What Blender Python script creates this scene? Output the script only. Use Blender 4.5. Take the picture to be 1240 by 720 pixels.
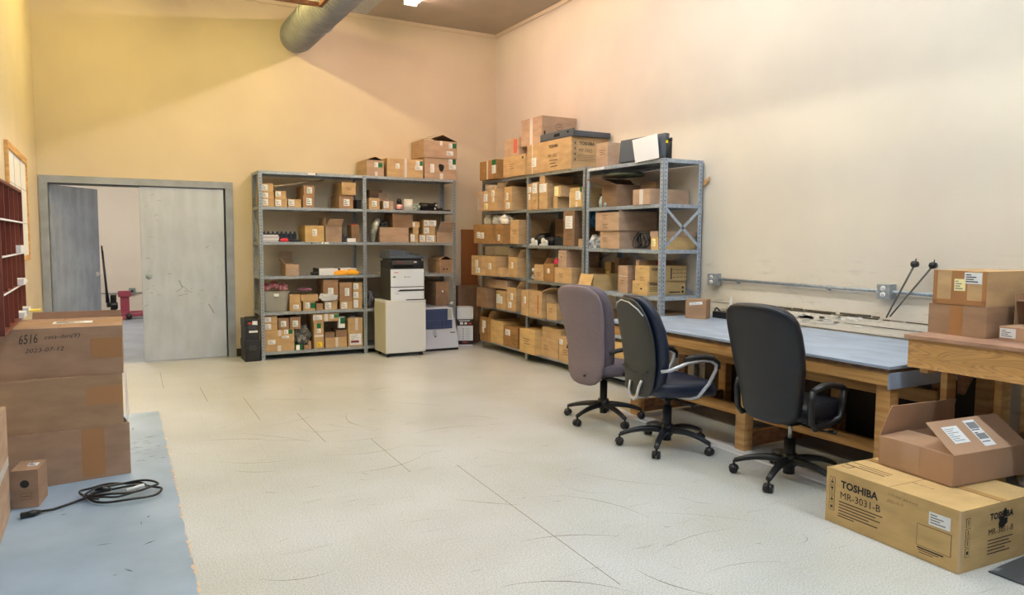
import bpy, math, random
from mathutils import Vector, Matrix, noise
for o in list(bpy.data.objects): bpy.data.objects.remove(o)
S = bpy.context.scene
COL = S.collection
R = math.radians

# ------------------------------------------------------------------ camera
cd = bpy.data.cameras.new('camera'); cam = bpy.data.objects.new('camera', cd); COL.objects.link(cam)
cd.sensor_fit = 'HORIZONTAL'; cd.sensor_width = 36; cd.lens = 900 / 1240 * 36; cd.clip_start = .05
FW = Vector((0.48028418, 0.87365465, -0.07781177)); UP = Vector((0.03748541, 0.06818735, 0.99696807)); RT = Vector((0.87631156, -0.48174479, 0))
ro = -0.0069
E1 = RT * math.cos(ro) - UP * math.sin(ro); E2 = RT * math.sin(ro) + UP * math.cos(ro)
cam.matrix_world = Matrix(((E1.x, E2.x, -FW.x, -5.11607), (E1.y, E2.y, -FW.y, -9.84881), (E1.z, E2.z, -FW.z, 1.5), (0, 0, 0, 1)))
S.camera = cam

# ------------------------------------------------------------------ light and exposure
S.view_settings.view_transform = 'Standard'; S.view_settings.look = 'None'
S.view_settings.gamma = 1; S.view_settings.use_curve_mapping = False
S.view_settings.exposure = 0.1
W = bpy.data.worlds.new('world'); S.world = W; W.use_nodes = True
W.node_tree.nodes['Background'].inputs[0].default_value = (.86, .93, 1, 1)
W.node_tree.nodes['Background'].inputs[1].default_value = .18
LAMP_LEFT_FAR = ((1, .77, .24), 80)
LAMP_LEFT_MID = ((.96, .97, .88), 48)
LAMP_LEFT_NEAR = ((.86, .94, 1), 50)
LAMP_RIGHT_FAR = ((1, .68, .54), 68)
LAMP_RIGHT_MID = ((.96, .96, .96), 66)
LAMP_RIGHT_NEAR = ((.84, .93, 1), 88)
LAMP_BEYOND = ((1, .92, .82), 220)

# ------------------------------------------------------------------ materials
def srgb(r, g, b):
    f = lambda c: (c / 255 / 12.92) if c <= 10 else ((c / 255 + .055) / 1.055) ** 2.4
    return (f(r), f(g), f(b), 1)
MATS = {}
def mat(name, rgb, rough=.6, metal=0., var=0., scale=8., bump=0., rgb2=None, stretch=None, emit=None, bscale=None, spec=.5, alpha=1):
    if name in MATS: return MATS[name]
    m = bpy.data.materials.new(name); m.use_nodes = True; nt = m.node_tree; p = nt.nodes['Principled BSDF']
    p.inputs['Base Color'].default_value = srgb(*rgb); p.inputs['Roughness'].default_value = rough; p.inputs['Metallic'].default_value = metal
    p.inputs['Specular IOR Level'].default_value = spec
    if emit:
        p.inputs['Emission Color'].default_value = (*emit[0], 1); p.inputs['Emission Strength'].default_value = emit[1]
    if alpha < 1: p.inputs['Alpha'].default_value = alpha
    if var or bump or rgb2:
        tc = nt.nodes.new('ShaderNodeTexCoord'); mp = nt.nodes.new('ShaderNodeMapping'); nt.links.new(tc.outputs['Object'], mp.inputs[0])
        if stretch: mp.inputs['Scale'].default_value = stretch
        n = nt.nodes.new('ShaderNodeTexNoise'); n.inputs['Scale'].default_value = scale; n.inputs['Detail'].default_value = 4
        nt.links.new(mp.outputs[0], n.inputs[0])
        if var or rgb2:
            r = nt.nodes.new('ShaderNodeValToRGB'); c1 = srgb(*rgb); c2 = srgb(*(rgb2 or tuple(int(c * (1 - var)) for c in rgb)))
            r.color_ramp.elements[0].position = .35; r.color_ramp.elements[1].position = .65
            r.color_ramp.elements[0].color = c2; r.color_ramp.elements[1].color = c1
            nt.links.new(n.outputs[0], r.inputs[0]); nt.links.new(r.outputs[0], p.inputs['Base Color'])
        if bump:
            b = nt.nodes.new('ShaderNodeBump'); b.inputs['Strength'].default_value = bump; b.inputs['Distance'].default_value = .01
            if bscale:
                n = nt.nodes.new('ShaderNodeTexNoise'); n.inputs['Scale'].default_value = bscale; nt.links.new(mp.outputs[0], n.inputs[0])
            nt.links.new(n.outputs[0], b.inputs['Height']); nt.links.new(b.outputs[0], p.inputs['Normal'])
    MATS[name] = m; return m

def wall_mat(name, rgb, dirt):
    m = mat(name, rgb, .75, var=.03, scale=1.3, bump=.06, bscale=60, spec=.25)
    nt = m.node_tree; p = nt.nodes['Principled BSDF']
    if dirt:   # scuffs gathering on the lower wall
        src = p.inputs['Base Color'].links[0].from_socket
        g = nt.nodes.new('ShaderNodeNewGeometry'); s = nt.nodes.new('ShaderNodeSeparateXYZ'); nt.links.new(g.outputs['Position'], s.inputs[0])
        mr = nt.nodes.new('ShaderNodeMapRange'); mr.inputs[1].default_value = 1.5; mr.inputs[2].default_value = .75; nt.links.new(s.outputs[2], mr.inputs[0])
        mp = nt.nodes.new('ShaderNodeMapping'); mp.inputs['Scale'].default_value = (1, 1.2, 6); nt.links.new(g.outputs['Position'], mp.inputs[0])
        n = nt.nodes.new('ShaderNodeTexNoise'); n.inputs['Scale'].default_value = 3.1; n.inputs['Detail'].default_value = 9; n.inputs['Roughness'].default_value = .7; nt.links.new(mp.outputs[0], n.inputs[0])
        rr = nt.nodes.new('ShaderNodeValToRGB'); rr.color_ramp.elements[0].position = .55; rr.color_ramp.elements[1].position = .72; nt.links.new(n.outputs[0], rr.inputs[0])
        mu = nt.nodes.new('ShaderNodeMath'); mu.operation = 'MULTIPLY'; nt.links.new(mr.outputs[0], mu.inputs[0]); nt.links.new(rr.outputs[0], mu.inputs[1])
        m2 = nt.nodes.new('ShaderNodeMath'); m2.operation = 'MULTIPLY'; m2.inputs[1].default_value = dirt; nt.links.new(mu.outputs[0], m2.inputs[0])
        mx = nt.nodes.new('ShaderNodeMix'); mx.data_type = 'RGBA'; nt.links.new(m2.outputs[0], mx.inputs['Factor']); nt.links.new(src, mx.inputs['A']); mx.inputs['B'].default_value = srgb(120, 112, 98)
        nt.links.new(mx.outputs['Result'], p.inputs['Base Color'])
    return m

def floor_mat():
    m = bpy.data.materials.new('vinyl tile'); m.use_nodes = True; nt = m.node_tree; p = nt.nodes['Principled BSDF']
    L = nt.links.new
    def nd(t, **k):
        n = nt.nodes.new(t)
        for a, v in k.items(): setattr(n, a, v)
        return n
    g = nd('ShaderNodeNewGeometry'); mp = nd('ShaderNodeMapping'); L(g.outputs['Position'], mp.inputs[0]); mp.inputs['Rotation'].default_value = (0, 0, R(1.0)); mp.inputs['Location'].default_value = (.115, .05, 0)
    sp = nd('ShaderNodeSeparateXYZ'); L(mp.outputs[0], sp.inputs[0])
    def math_(op, a, b=None):
        n = nd('ShaderNodeMath', operation=op)
        for i, v in enumerate((a, b)):
            if v is None: continue
            if isinstance(v, (int, float)): n.inputs[i].default_value = v
            else: L(v, n.inputs[i])
        return n.outputs[0]
    def seam(sock, wid):
        q = math_('DIVIDE', sock, .305); f = math_('FRACT', q); a = math_('ABSOLUTE', math_('SUBTRACT', f, .5))
        return math_('GREATER_THAN', a, .5 - wid)
    def cell_noise():
        fx = math_('FLOOR', math_('ADD', math_('DIVIDE', sp.outputs[0], .305), .5)); fy = math_('FLOOR', math_('DIVIDE', sp.outputs[1], .61))
        c = nd('ShaderNodeCombineXYZ'); L(fx, c.inputs[0]); L(fy, c.inputs[1]); w = nd('ShaderNodeTexWhiteNoise', noise_dimensions='3D'); L(c.outputs[0], w.inputs[0]); return w.outputs[0]
    cn = cell_noise()
    sx = math_('MULTIPLY', seam(sp.outputs[0], .006), math_('GREATER_THAN', cn, .66))
    sx2 = math_('MULTIPLY', seam(sp.outputs[0], .004), .10)
    sy = math_('MULTIPLY', seam(sp.outputs[1], .004), .05)
    sm = math_('MAXIMUM', math_('MAXIMUM', math_('MULTIPLY', sx, .10), sx2), sy)
    n1 = nd('ShaderNodeTexNoise'); n1.inputs['Scale'].default_value = 130; n1.inputs['Detail'].default_value = 5; L(g.outputs['Position'], n1.inputs[0])
    n2 = nd('ShaderNodeTexNoise'); n2.inputs['Scale'].default_value = 1.1; n2.inputs['Detail'].default_value = 6; L(g.outputs['Position'], n2.inputs[0])
    r1 = nd('ShaderNodeValToRGB'); r1.color_ramp.elements[0].position = .36; r1.color_ramp.elements[1].position = .62
    r1.color_ramp.elements[0].color = srgb(192, 198, 200); r1.color_ramp.elements[1].color = srgb(226, 230, 232); L(n1.outputs[0], r1.inputs[0])
    r2 = nd('ShaderNodeValToRGB'); r2.color_ramp.elements[0].position = .3; r2.color_ramp.elements[1].position = .7
    r2.color_ramp.elements[0].color = (.86, .85, .80, 1); r2.color_ramp.elements[1].color = (1, 1, 1, 1); L(n2.outputs[0], r2.inputs[0])
    mx = nd('ShaderNodeMix', data_type='RGBA', blend_type='MULTIPLY'); mx.inputs['Factor'].default_value = 1; L(r1.outputs[0], mx.inputs['A']); L(r2.outputs[0], mx.inputs['B'])
    # dark scuff strokes
    mp3 = nd('ShaderNodeMapping'); L(g.outputs['Position'], mp3.inputs[0]); mp3.inputs['Rotation'].default_value = (0, 0, .7); mp3.inputs['Scale'].default_value = (1.1, 9, 1)
    n3 = nd('ShaderNodeTexNoise'); n3.inputs['Scale'].default_value = 2.6; n3.inputs['Detail'].default_value = 8; n3.inputs['Distortion'].default_value = 1.2; L(mp3.outputs[0], n3.inputs[0])
    r3 = nd('ShaderNodeValToRGB'); r3.color_ramp.elements[0].position = .64; r3.color_ramp.elements[1].position = .74; L(n3.outputs[0], r3.inputs[0])
    sc = math_('MULTIPLY', r3.outputs[0], .22)
    mxs = nd('ShaderNodeMix', data_type='RGBA'); L(math_('MAXIMUM', sm, sc), mxs.inputs['Factor']); L(mx.outputs['Result'], mxs.inputs['A']); mxs.inputs['B'].default_value = srgb(112, 104, 90)
    L(mxs.outputs['Result'], p.inputs['Base Color']); p.inputs['Roughness'].default_value = .26; p.inputs['Specular IOR Level'].default_value = .5
    b = nd('ShaderNodeBump'); b.inputs['Strength'].default_value = .05; L(n2.outputs[0], b.inputs['Height']); L(b.outputs[0], p.inputs['Normal'])
    return m

CARD = [(186, 158, 134), (198, 166, 124), (166, 134, 106), (142, 114, 90), (210, 178, 124), (160, 122, 78), (170, 138, 114)]
def card(i):
    return mat('cardboard %d' % i, CARD[i], .8, var=.09, scale=5, bump=.05, stretch=(1, 1, 3), spec=.2)
def card_in(i):
    c = CARD[i]; return mat('cardboard inner %d' % i, (int(c[0] * .9), int(c[1] * .86), int(c[2] * .82)), .85, spec=.1)
WHITE = lambda: mat('label paper', (236, 238, 240), .6, spec=.3)
INK = lambda: mat('print ink', (34, 32, 34), .7)
GREYINK = lambda: mat('grey print', (132, 134, 136), .7)
BROWNINK = lambda: mat('brown print', (104, 80, 56), .8)
TAPEW = lambda: mat('pale tape', (214, 208, 204), .3)
TAPEB = lambda: mat('brown tape', (164, 118, 76), .3)
GREEN = lambda: mat('green sticker', (0, 104, 58), .5)
YELLOW = lambda: mat('yellow sticker', (250, 214, 20), .5)
CREAM = lambda: mat('cream label', (246, 236, 176), .6)
RED = lambda: mat('red print', (214, 62, 48), .6)
GALV = lambda: mat('galvanised steel', (176, 184, 190), .42, .55, var=.12, scale=30)
GALVB = lambda: mat('blue grey steel', (174, 188, 206), .45, .35, var=.12, scale=30)
HOLE = lambda: mat('dark slot', (60, 68, 78), .8)
BLACKP = lambda: mat('black plastic', (22, 23, 26), .42)
BLACKM = lambda: mat('black metal', (20, 20, 22), .4, .4)
CHROME = lambda: mat('satin silver', (206, 208, 214), .38, .55)
WOOD = lambda: mat('pine wood', (214, 170, 108), .6, rgb2=(188, 138, 80), scale=4, stretch=(2, .6, 9), bump=.05)
WOODD = lambda: mat('brown wood', (160, 116, 80), .6, rgb2=(118, 80, 52), scale=5, stretch=(3, .8, 8))

# ------------------------------------------------------------------ mesh helpers
class MB:
    def __init__(s): s.v = []; s.f = []; s.m = []; s.sm = []
    def add(s, vs, fs, m=0, smooth=False, M=None):
        o = len(s.v)
        for v in vs:
            v = Vector(v); s.v.append(M @ v if M else v)
        for f in fs: s.f.append(tuple(i + o for i in f)); s.m.append(m); s.sm.append(smooth)
        return s
    def box(s, x0, x1, y0, y1, z0, z1, m=0, M=None):
        if x0 > x1: x0, x1 = x1, x0
        if y0 > y1: y0, y1 = y1, y0
        if z0 > z1: z0, z1 = z1, z0
        return s.add([(x0, y0, z0), (x1, y0, z0), (x1, y1, z0), (x0, y1, z0), (x0, y0, z1), (x1, y0, z1), (x1, y1, z1), (x0, y1, z1)],
                     [(0, 3, 2, 1), (4, 5, 6, 7), (0, 1, 5, 4), (1, 2, 6, 5), (2, 3, 7, 6), (3, 0, 4, 7)], m, False, M)
    def loft(s, rings, m=0, smooth=True, cap=True, closed=False, M=None):
        n = len(rings[0]); vs = [p for r in rings for p in r]; fs = []
        k = len(rings)
        for i in range(k - 1 if not closed else k):
            a, b = i * n, ((i + 1) % k) * n
            for j in range(n): fs.append((a + j, a + (j + 1) % n, b + (j + 1) % n, b + j))
        if cap and not closed:
            fs.append(tuple(reversed(range(n)))); fs.append(tuple((k - 1) * n + j for j in range(n)))
        return s.add(vs, fs, m, smooth, M)
    def tube(s, path, r, m=0, n=8, closed=False, M=None, flat=1.):
        P = [Vector(p) for p in path]; rings = []; k = len(P); up = None
        rr = r if isinstance(r, (list, tuple)) else [r] * k
        for i in range(k):
            a = P[(i - 1) % k] if (closed or i > 0) else P[i]; b = P[(i + 1) % k] if (closed or i < k - 1) else P[i]
            t = (b - a).normalized()
            if up is None: up = Vector((0, 0, 1)) if abs(t.z) < .9 else Vector((1, 0, 0))
            u = t.cross(up).normalized(); w = u.cross(t).normalized(); up = w
            rings.append([P[i] + (u * math.cos(q) + w * math.sin(q) * flat) * rr[i] for q in [2 * math.pi * j / n for j in range(n)]])
        return s.loft(rings, m, True, not closed, closed, M)
    def cyl(s, p0, p1, r0, r1=None, m=0, n=16, M=None):
        return s.tube([p0, p1], [r0, r0 if r1 is None else r1], m, n, M=M)
    def lathe(s, prof, m=0, n=20, M=None):
        rings = [[Vector((r * math.cos(2 * math.pi * j / n), r * math.sin(2 * math.pi * j / n), z)) for j in range(n)] for r, z in prof]
        return s.loft(rings, m, True, True, False, M)
    def build(s, name, mats, parent=None, bevel=0, loc=None, rz=0, M=None, autosmooth=False):
        me = bpy.data.meshes.new(name); me.from_pydata([tuple(v) for v in s.v], [], s.f)
        if not isinstance(mats, (list, tuple)): mats = [mats]
        for m in mats: me.materials.append(m)
        me.polygons.foreach_set('material_index', s.m); me.polygons.foreach_set('use_smooth', s.sm); me.update()
        o = bpy.data.objects.new(name, me); COL.objects.link(o)
        if parent: o.parent = parent
        if loc is not None: o.location = loc
        if rz: o.rotation_euler = (0, 0, rz)
        if bevel:
            b = o.modifiers.new('bevel', 'BEVEL'); b.width = bevel; b.segments = 2; b.limit_method = 'ANGLE'; b.angle_limit = R(50)
        return o
def tag(o, label=None, cat=None, group=None, kind=None):
    if label: o['label'] = label
    if cat: o['category'] = cat
    if group: o['group'] = group
    if kind: o['kind'] = kind
    return o
def empty(name, loc, rz=0, label=None, cat=None, group=None):
    o = bpy.data.objects.new(name, None); COL.objects.link(o); o.location = loc; o.rotation_euler = (0, 0, rz); o.empty_display_size = .1
    return tag(o, label, cat, group)
def struct(name, mb, m, bevel=0): return tag(mb.build(name, m, bevel=bevel), kind='structure')
def sell(a, b, cx, cy, z, n=24, e=4., bend=0., lean=0.):
    """rounded-rectangle ring: half sizes a (local y) and b (local x) around (cx, cy, z)"""
    pts = []
    for j in range(n):
        t = 2 * math.pi * j / n; c, s_ = math.cos(t), math.sin(t)
        y = a * math.copysign(abs(c) ** (2 / e), c); x = b * math.copysign(abs(s_) ** (2 / e), s_)
        pts.append(Vector((cx + x + bend * y * y, cy + y, z + lean * x)))
    return pts
_txt = {}
def text_mesh(s, bold=.0, shear=0):
    k = (s, bold, shear)
    if k in _txt: return _txt[k]
    c = bpy.data.curves.new('t', 'FONT'); c.body = s; c.size = 1; c.offset = bold; c.shear = shear; c.resolution_u = 2; c.space_character = 1.0
    o = bpy.data.objects.new('t', c); COL.objects.link(o); dg = bpy.context.evaluated_depsgraph_get(); dg.update()
    me = bpy.data.meshes.new_from_object(o.evaluated_get(dg)); bpy.data.objects.remove(o)
    vs = [v.co.copy() for v in me.vertices]; fs = [tuple(p.vertices) for p in me.polygons]
    x0 = min(v.x for v in vs); x1 = max(v.x for v in vs); y0 = min(v.y for v in vs); y1 = max(v.y for v in vs)
    _txt[k] = ([((v.x - x0), (v.y - y0)) for v in vs], fs, x1 - x0, y1 - y0); return _txt[k]

class Face:
    """a face of a box: origin o, unit axes u, v and normal n, size w x h"""
    def __init__(s, o, u, v, w, h): s.o = Vector(o); s.u = Vector(u); s.v = Vector(v); s.n = s.u.cross(s.v); s.w = w; s.h = h
    def P(s, a, b, e=0): return s.o + s.u * a + s.v * b + s.n * e
    def rect(s, mb, cu, cv, w, h, m=0, e=.0012, rot=0, th=.0012):
        c, d = math.cos(rot), math.sin(rot); q = []
        for (a, b) in ((-w / 2, -h / 2), (w / 2, -h / 2), (w / 2, h / 2), (-w / 2, h / 2)): q.append((cu + a * c - b * d, cv + a * d + b * c))
        mb.add([s.P(a, b, e - th) for a, b in q] + [s.P(a, b, e) for a, b in q], [(4, 5, 6, 7), (0, 1, 5, 4), (1, 2, 6, 5), (2, 3, 7, 6), (3, 0, 4, 7)], m)
    def text(s, mb, cu, cv, length, st, m=0, e=.0016, bold=.0, shear=0, rot=0, hs=1.):
        vs, fs, w, h = text_mesh(st, bold, shear); k = length / w; c, d = math.cos(rot), math.sin(rot); out = []
        for x, y in vs:
            x = (x - w / 2) * k; y = (y - h / 2) * k * hs; out.append(s.P(cu + x * c - y * d, cv + x * d + y * c, e))
        mb.add(out, fs, m)

def box_faces(w, d, h, z=0):
    return {'front': Face((-w / 2, -d / 2, z), (1, 0, 0), (0, 0, 1), w, h), 'right': Face((w / 2, -d / 2, z), (0, 1, 0), (0, 0, 1), d, h),
            'left': Face((-w / 2, d / 2, z), (0, -1, 0), (0, 0, 1), d, h), 'back': Face((w / 2, d / 2, z), (-1, 0, 0), (0, 0, 1), w, h),
            'top': Face((-w / 2, -d / 2, z + h), (1, 0, 0), (0, 1, 0), w, d)}
def label_part(parent, F, cu, cv, w, h, kind='w', rot=0, lines=True, code=False):
    mb = MB(); F.rect(mb, cu, cv, w, h, 0, .0016, rot, .0012)
    base = {'w': WHITE, 'wg': WHITE, 'g': GREEN, 'y': YELLOW, 'yw': CREAM, 'r': RED, 'cl': lambda: mat('clear film', (176, 172, 166), .2)}[kind]()
    ink = GREEN() if kind == 'wg' else (INK() if kind in 'y' or code else GREYINK())
    if lines and kind not in ('r', 'cl', 'g'):
        c, d = math.cos(rot), math.sin(rot)
        rows = 7 if h > .09 else (4 if h > .03 else 2)
        for i in range(rows):
            b = (i + .5) / rows - .5; ww = w * (.7, .45, .6, .3)[i % 4]; off = -(w * .84 - ww) / 2
            F.rect(mb, cu + off * c - b * h * .8 * d, cv + off * d + b * h * .8 * c, ww, h * (.09 if rows < 7 else .03), 1, .0022, rot, .0006)
    elif kind == 'r':
        for i in range(7): F.rect(mb, cu, cv + (i - 3) * h / 8, w * .5, h * .05, 2, .0022, 0, .0006)
        return mb.build('red_mark', [base, ink, card(0)], parent)
    o = mb.build('label', [base, ink], parent); o['label'] = {'w': 'white paper label', 'wg': 'pale green label', 'g': 'green sticker', 'y': 'yellow sticker', 'yw': 'cream label', 'cl': 'clear label pouch'}[kind]
    return o

def flap_part(parent, F, side, w, d, h, ang, ln, mi, th=.004):
    """a flap hinged at the top edge; ang from vertical, positive outward"""
    a = R(ang); sa, ca = math.sin(a), math.cos(a)
    edge, out = {'f': (((-w / 2, -d / 2), (w / 2, -d / 2)), (0, -1)), 'b': (((w / 2, d / 2), (-w / 2, d / 2)), (0, 1)),
                 'l': (((-w / 2, d / 2), (-w / 2, -d / 2)), (-1, 0)), 'r': (((w / 2, -d / 2), (w / 2, d / 2)), (1, 0))}[side]
    dv = Vector((out[0] * sa, out[1] * sa, ca)); nv = Vector((out[0] * ca, out[1] * ca, -sa)) * th
    p = [Vector((*edge[0], h)), Vector((*edge[1], h))]; t = (p[1] - p[0]).normalized() * .004; p[0] += t; p[1] -= t
    q = [p[0], p[1], p[1] + dv * ln - t * 2, p[0] + dv * ln + t * 2]
    mb = MB(); mb.add(q + [x + nv for x in q], [(0, 3, 2, 1), (4, 5, 6, 7), (0, 1, 5, 4), (1, 2, 6, 5), (2, 3, 7, 6), (3, 0, 4, 7)])
    return mb.build('flap', card(mi), parent)

def carton(name, label, loc, w, d, h, rz=0, tint=0, feats='', group=None, cat='cardboard box', bevel=.003, clear=9):
    toks = [t.split(':') for t in feats.split(';') if t]
    op = [t for t in toks if t[0] == 'open']; mb = MB()
    T = .005
    if op:
        x, y = w / 2, d / 2
        mb.box(-x, x, -y, y, 0, T); mb.box(-x, x, -y, -y + T, T, h); mb.box(-x, x, y - T, y, T, h); mb.box(-x, -x + T, -y + T, y - T, T, h); mb.box(x - T, x, -y + T, y - T, T, h)
        mb.box(-x + T, x - T, -y + T, y - T, T, min(h * .55, h - .03), 1)
        root = mb.build(name, [card(tint), mat('packed contents', (62, 52, 44), .8, var=.5, scale=25)])
    else:
        mb.box(-w / 2, w / 2, -d / 2, d / 2, 0, h)
        mb.box(-.0015, .0015, -d / 2 + .002, d / 2 - .002, h - .001, h + .0006, 1)
        root = mb.build(name, [card(tint), card_in(3)], bevel=bevel if min(w, d, h) > .05 else .001)
    root.location = loc; root.rotation_euler = (0, 0, rz); tag(root, label, cat, group)
    F = box_faces(w, d, h); f = F['front']
    for t in toks:
        k = t[0]; a = t[1].split(',') if len(t) > 1 else []
        if k == 'open':
            for s_ in a:
                if s_:
                    ca_ = math.cos(R(float(s_[1:]))); ln_ = min((d if s_[0] in 'fb' else w) * .5, .22)
                    if ca_ > .05: ln_ = min(ln_, max(.015, clear / ca_))
                    flap_part(root, F, s_[0], w, d, h, float(s_[1:]), ln_, tint)
        elif k == 'lab':
            cu, cv, lw, lh = map(float, a[:4]); label_part(root, f, cu * w, cv * h, min(lw * w, w * .98), lh * h, a[4])
        elif k == 'tape':
            cu, tw = float(a[0]), float(a[1]); part = a[2] if len(a) > 2 else ''
            v0, v1 = {'': (0, 1), 'lo': (0, .28), 'hi': (.72, 1)}[part]
            m_ = MB(); f.rect(m_, cu * w, (v0 + v1) / 2 * h, tw * w, (v1 - v0) * h - .002, 0, .0009, 0, .0009); m_.build('tape', TAPEW(), root)
        elif k == 'tape_h':
            m_ = MB(); f.rect(m_, .5 * w, float(a[0]) * h, w * .99, float(a[1]) * h, 0, .0009, 0, .0009); m_.build('tape', TAPEW(), root)
        elif k == 'tape_br':
            m_ = MB(); f.rect(m_, float(a[0]) * w, .5 * h, float(a[1]) * w, h * .98, 0, .0007, 0, .0007); m_.build('tape', TAPEB(), root)
        elif k == 'dark':
            m_ = MB(); cu, cv, tw, th = map(float, a); n = 9
            pts = [f.P((cu + tw / 2 * math.cos(i * 2 * math.pi / n) * (1 + .25 * math.sin(i * 2.3))) * w, (cv + th / 2 * math.sin(i * 2 * math.pi / n) * (1 + .2 * math.cos(i * 1.7))) * h, .0012) for i in range(n)]
            m_.add(pts, [tuple(range(n))]); m_.build('torn_hole', mat('hole dark', (26, 22, 20), .9), root)
        elif k in ('darkbar', 'redbar'):
            m_ = MB(); cu, cv, tw, th = map(float, a); f.rect(m_, cu * w, cv * h, tw * w, th * h, 0, .003); m_.build('printed_stripe', mat('dark red print', (128, 28, 30), .6) if k == 'darkbar' else mat('rust print', (160, 76, 44), .8), root)
        elif k == 'dash':
            m_ = MB(); cu, cv = map(float, a); q = min(w, h)
            for i, (l_, o_) in enumerate(((.5, 0), (.36, -.05), (.42, .03))): f.rect(m_, cu * w + o_ * q, cv * h + (1 - i) * .1 * q, l_ * q, .03 * q, 0, .001, .04 * (i - 1))
            m_.build('printed_text', BROWNINK(), root)
        elif k == 'txt':
            m_ = MB(); f.text(m_, float(a[0]) * w, float(a[1]) * h, float(a[2]) * w * 1.5, a[3], bold=.03 if a[3] == 'TOSHIBA' else 0); m_.build('printed_text', INK(), root)
        elif k == 'lid':
            m_ = MB(); x, y, e = w / 2 + .006, d / 2 + .006, float(a[0]) * h
            m_.box(-x, x, -y, y, h - e, h + .006); m_.build('lid', card(0), root, bevel=.002)
        elif k == 'side':
            r_ = F['right']; m_ = MB()
            if a[0] == 'toshiba':
                r_.text(m_, .42 * d, .80 * h, .42 * d, 'TOSHIBA', bold=.03); r_.text(m_, .38 * d, .58 * h, .36 * d, 'MY-1052')
                for i in range(4): r_.rect(m_, (.42 - .04 * (i % 2)) * d, (.43 - .055 * i) * h, (.5 - .06 * (i % 2)) * d, .004, 0, .001)
                for i in range(4):
                    r_.rect(m_, .1 * d, (.8 - .17 * i) * h, .08 * d, .12 * h, 0, .001); r_.rect(m_, .1 * d, (.8 - .17 * i) * h, .07 * d, .105 * h, 1, .0014)
                    r_.rect(m_, .1 * d, (.8 - .17 * i) * h, .03 * d, .06 * h, 0, .0018)
            elif a[0] == 'toshiba2':
                r_.text(m_, .2 * d, .8 * h, .3 * d, 'TOSHIBA', bold=.03)
                for i in range(3): r_.rect(m_, .18 * d, (.55 - .12 * i) * h, .26 * d, .004, 0, .001)
                r_.rect(m_, .72 * d, .18 * h, .3 * d, .08 * h, 0, .001); r_.rect(m_, .93 * d, .2 * h, .05 * d, .18 * h, 0, .001); r_.rect(m_, .93 * d, .5 * h, .05 * d, .18 * h, 0, .001)
            elif a[0] == 'bars':
                r_.text(m_, .2 * d, .78 * h, .3 * d, 'TOSHIBA', bold=.03)
                r_.rect(m_, .58 * d, .5 * h, .03 * d, .75 * h, 0, .001)
                for i in range(4):
                    for j in range(3): r_.rect(m_, (.66 + .1 * i) * d, (.25 + .25 * j) * h, .07 * d, .04 * h, 2, .001)
            elif a[0] == 'crest':
                for q in range(16):
                    t_ = q * math.pi / 8; r_.rect(m_, .5 * d + .045 * math.cos(t_), .62 * h + .045 * math.sin(t_), .018, .003, 0, .001, t_ + math.pi / 2)
                for j in range(3): r_.rect(m_, .5 * d, (.7 - .09 * j) * h, .05, .004, 0, .001)
                r_.rect(m_, .08 * d, .3 * h, .02, .1, 0, .001)
            elif a[0] == 'tape': r_.rect(m_, .35 * d, .75 * h, .28 * d, .42 * h, 3, .001)
            elif a[0] == 'red': r_.rect(m_, .55 * d, .5 * h, .1 * d, .8 * h, 4, .001)
            m_.build('printed_text' if a[0] not in ('tape',) else 'tape', [INK(), card(tint), BROWNINK(), TAPEW(), RED()], root)
    return root

# ================================================================== THE ROOM
CREAM_WALL = wall_mat('cream wall paint', (216, 202, 176), 0)
CREAM_WALL_D = wall_mat('worn cream wall paint', (220, 211, 195), .75)
XL, YL, HC = -5.735, -5.03, 4.4625
X0, X1 = -5.735, 0
def wall(name, m, *boxes):
    mb = MB()
    for b in boxes: mb.box(*b)
    return struct(name, mb, m)
DX0, DX1, DZ = -5.64, -3.77, 2.10
wall('wall_back', CREAM_WALL, (-9.5, DX0, 0, .15, 0, HC), (DX0, DX1, 0, .15, DZ, HC), (DX1, .15, 0, .15, 0, HC))
wall('wall_right', CREAM_WALL_D, (0, .15, -14, 0, 0, HC))
wall('wall_left', CREAM_WALL, (XL - .15, XL, YL, 0, 0, HC))
wall('wall_left_return', CREAM_WALL, (-9.5, XL - .15, YL, YL + .15, 0, HC))
wall('ceiling', mat('ceiling board', (176, 166, 150), .85, var=.04, scale=2), (-9.5, .15, -14, .15, HC, HC + .1))
struct('floor', MB().box(-9.5, .15, -14, 0, -.1, 0), floor_mat())
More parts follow.
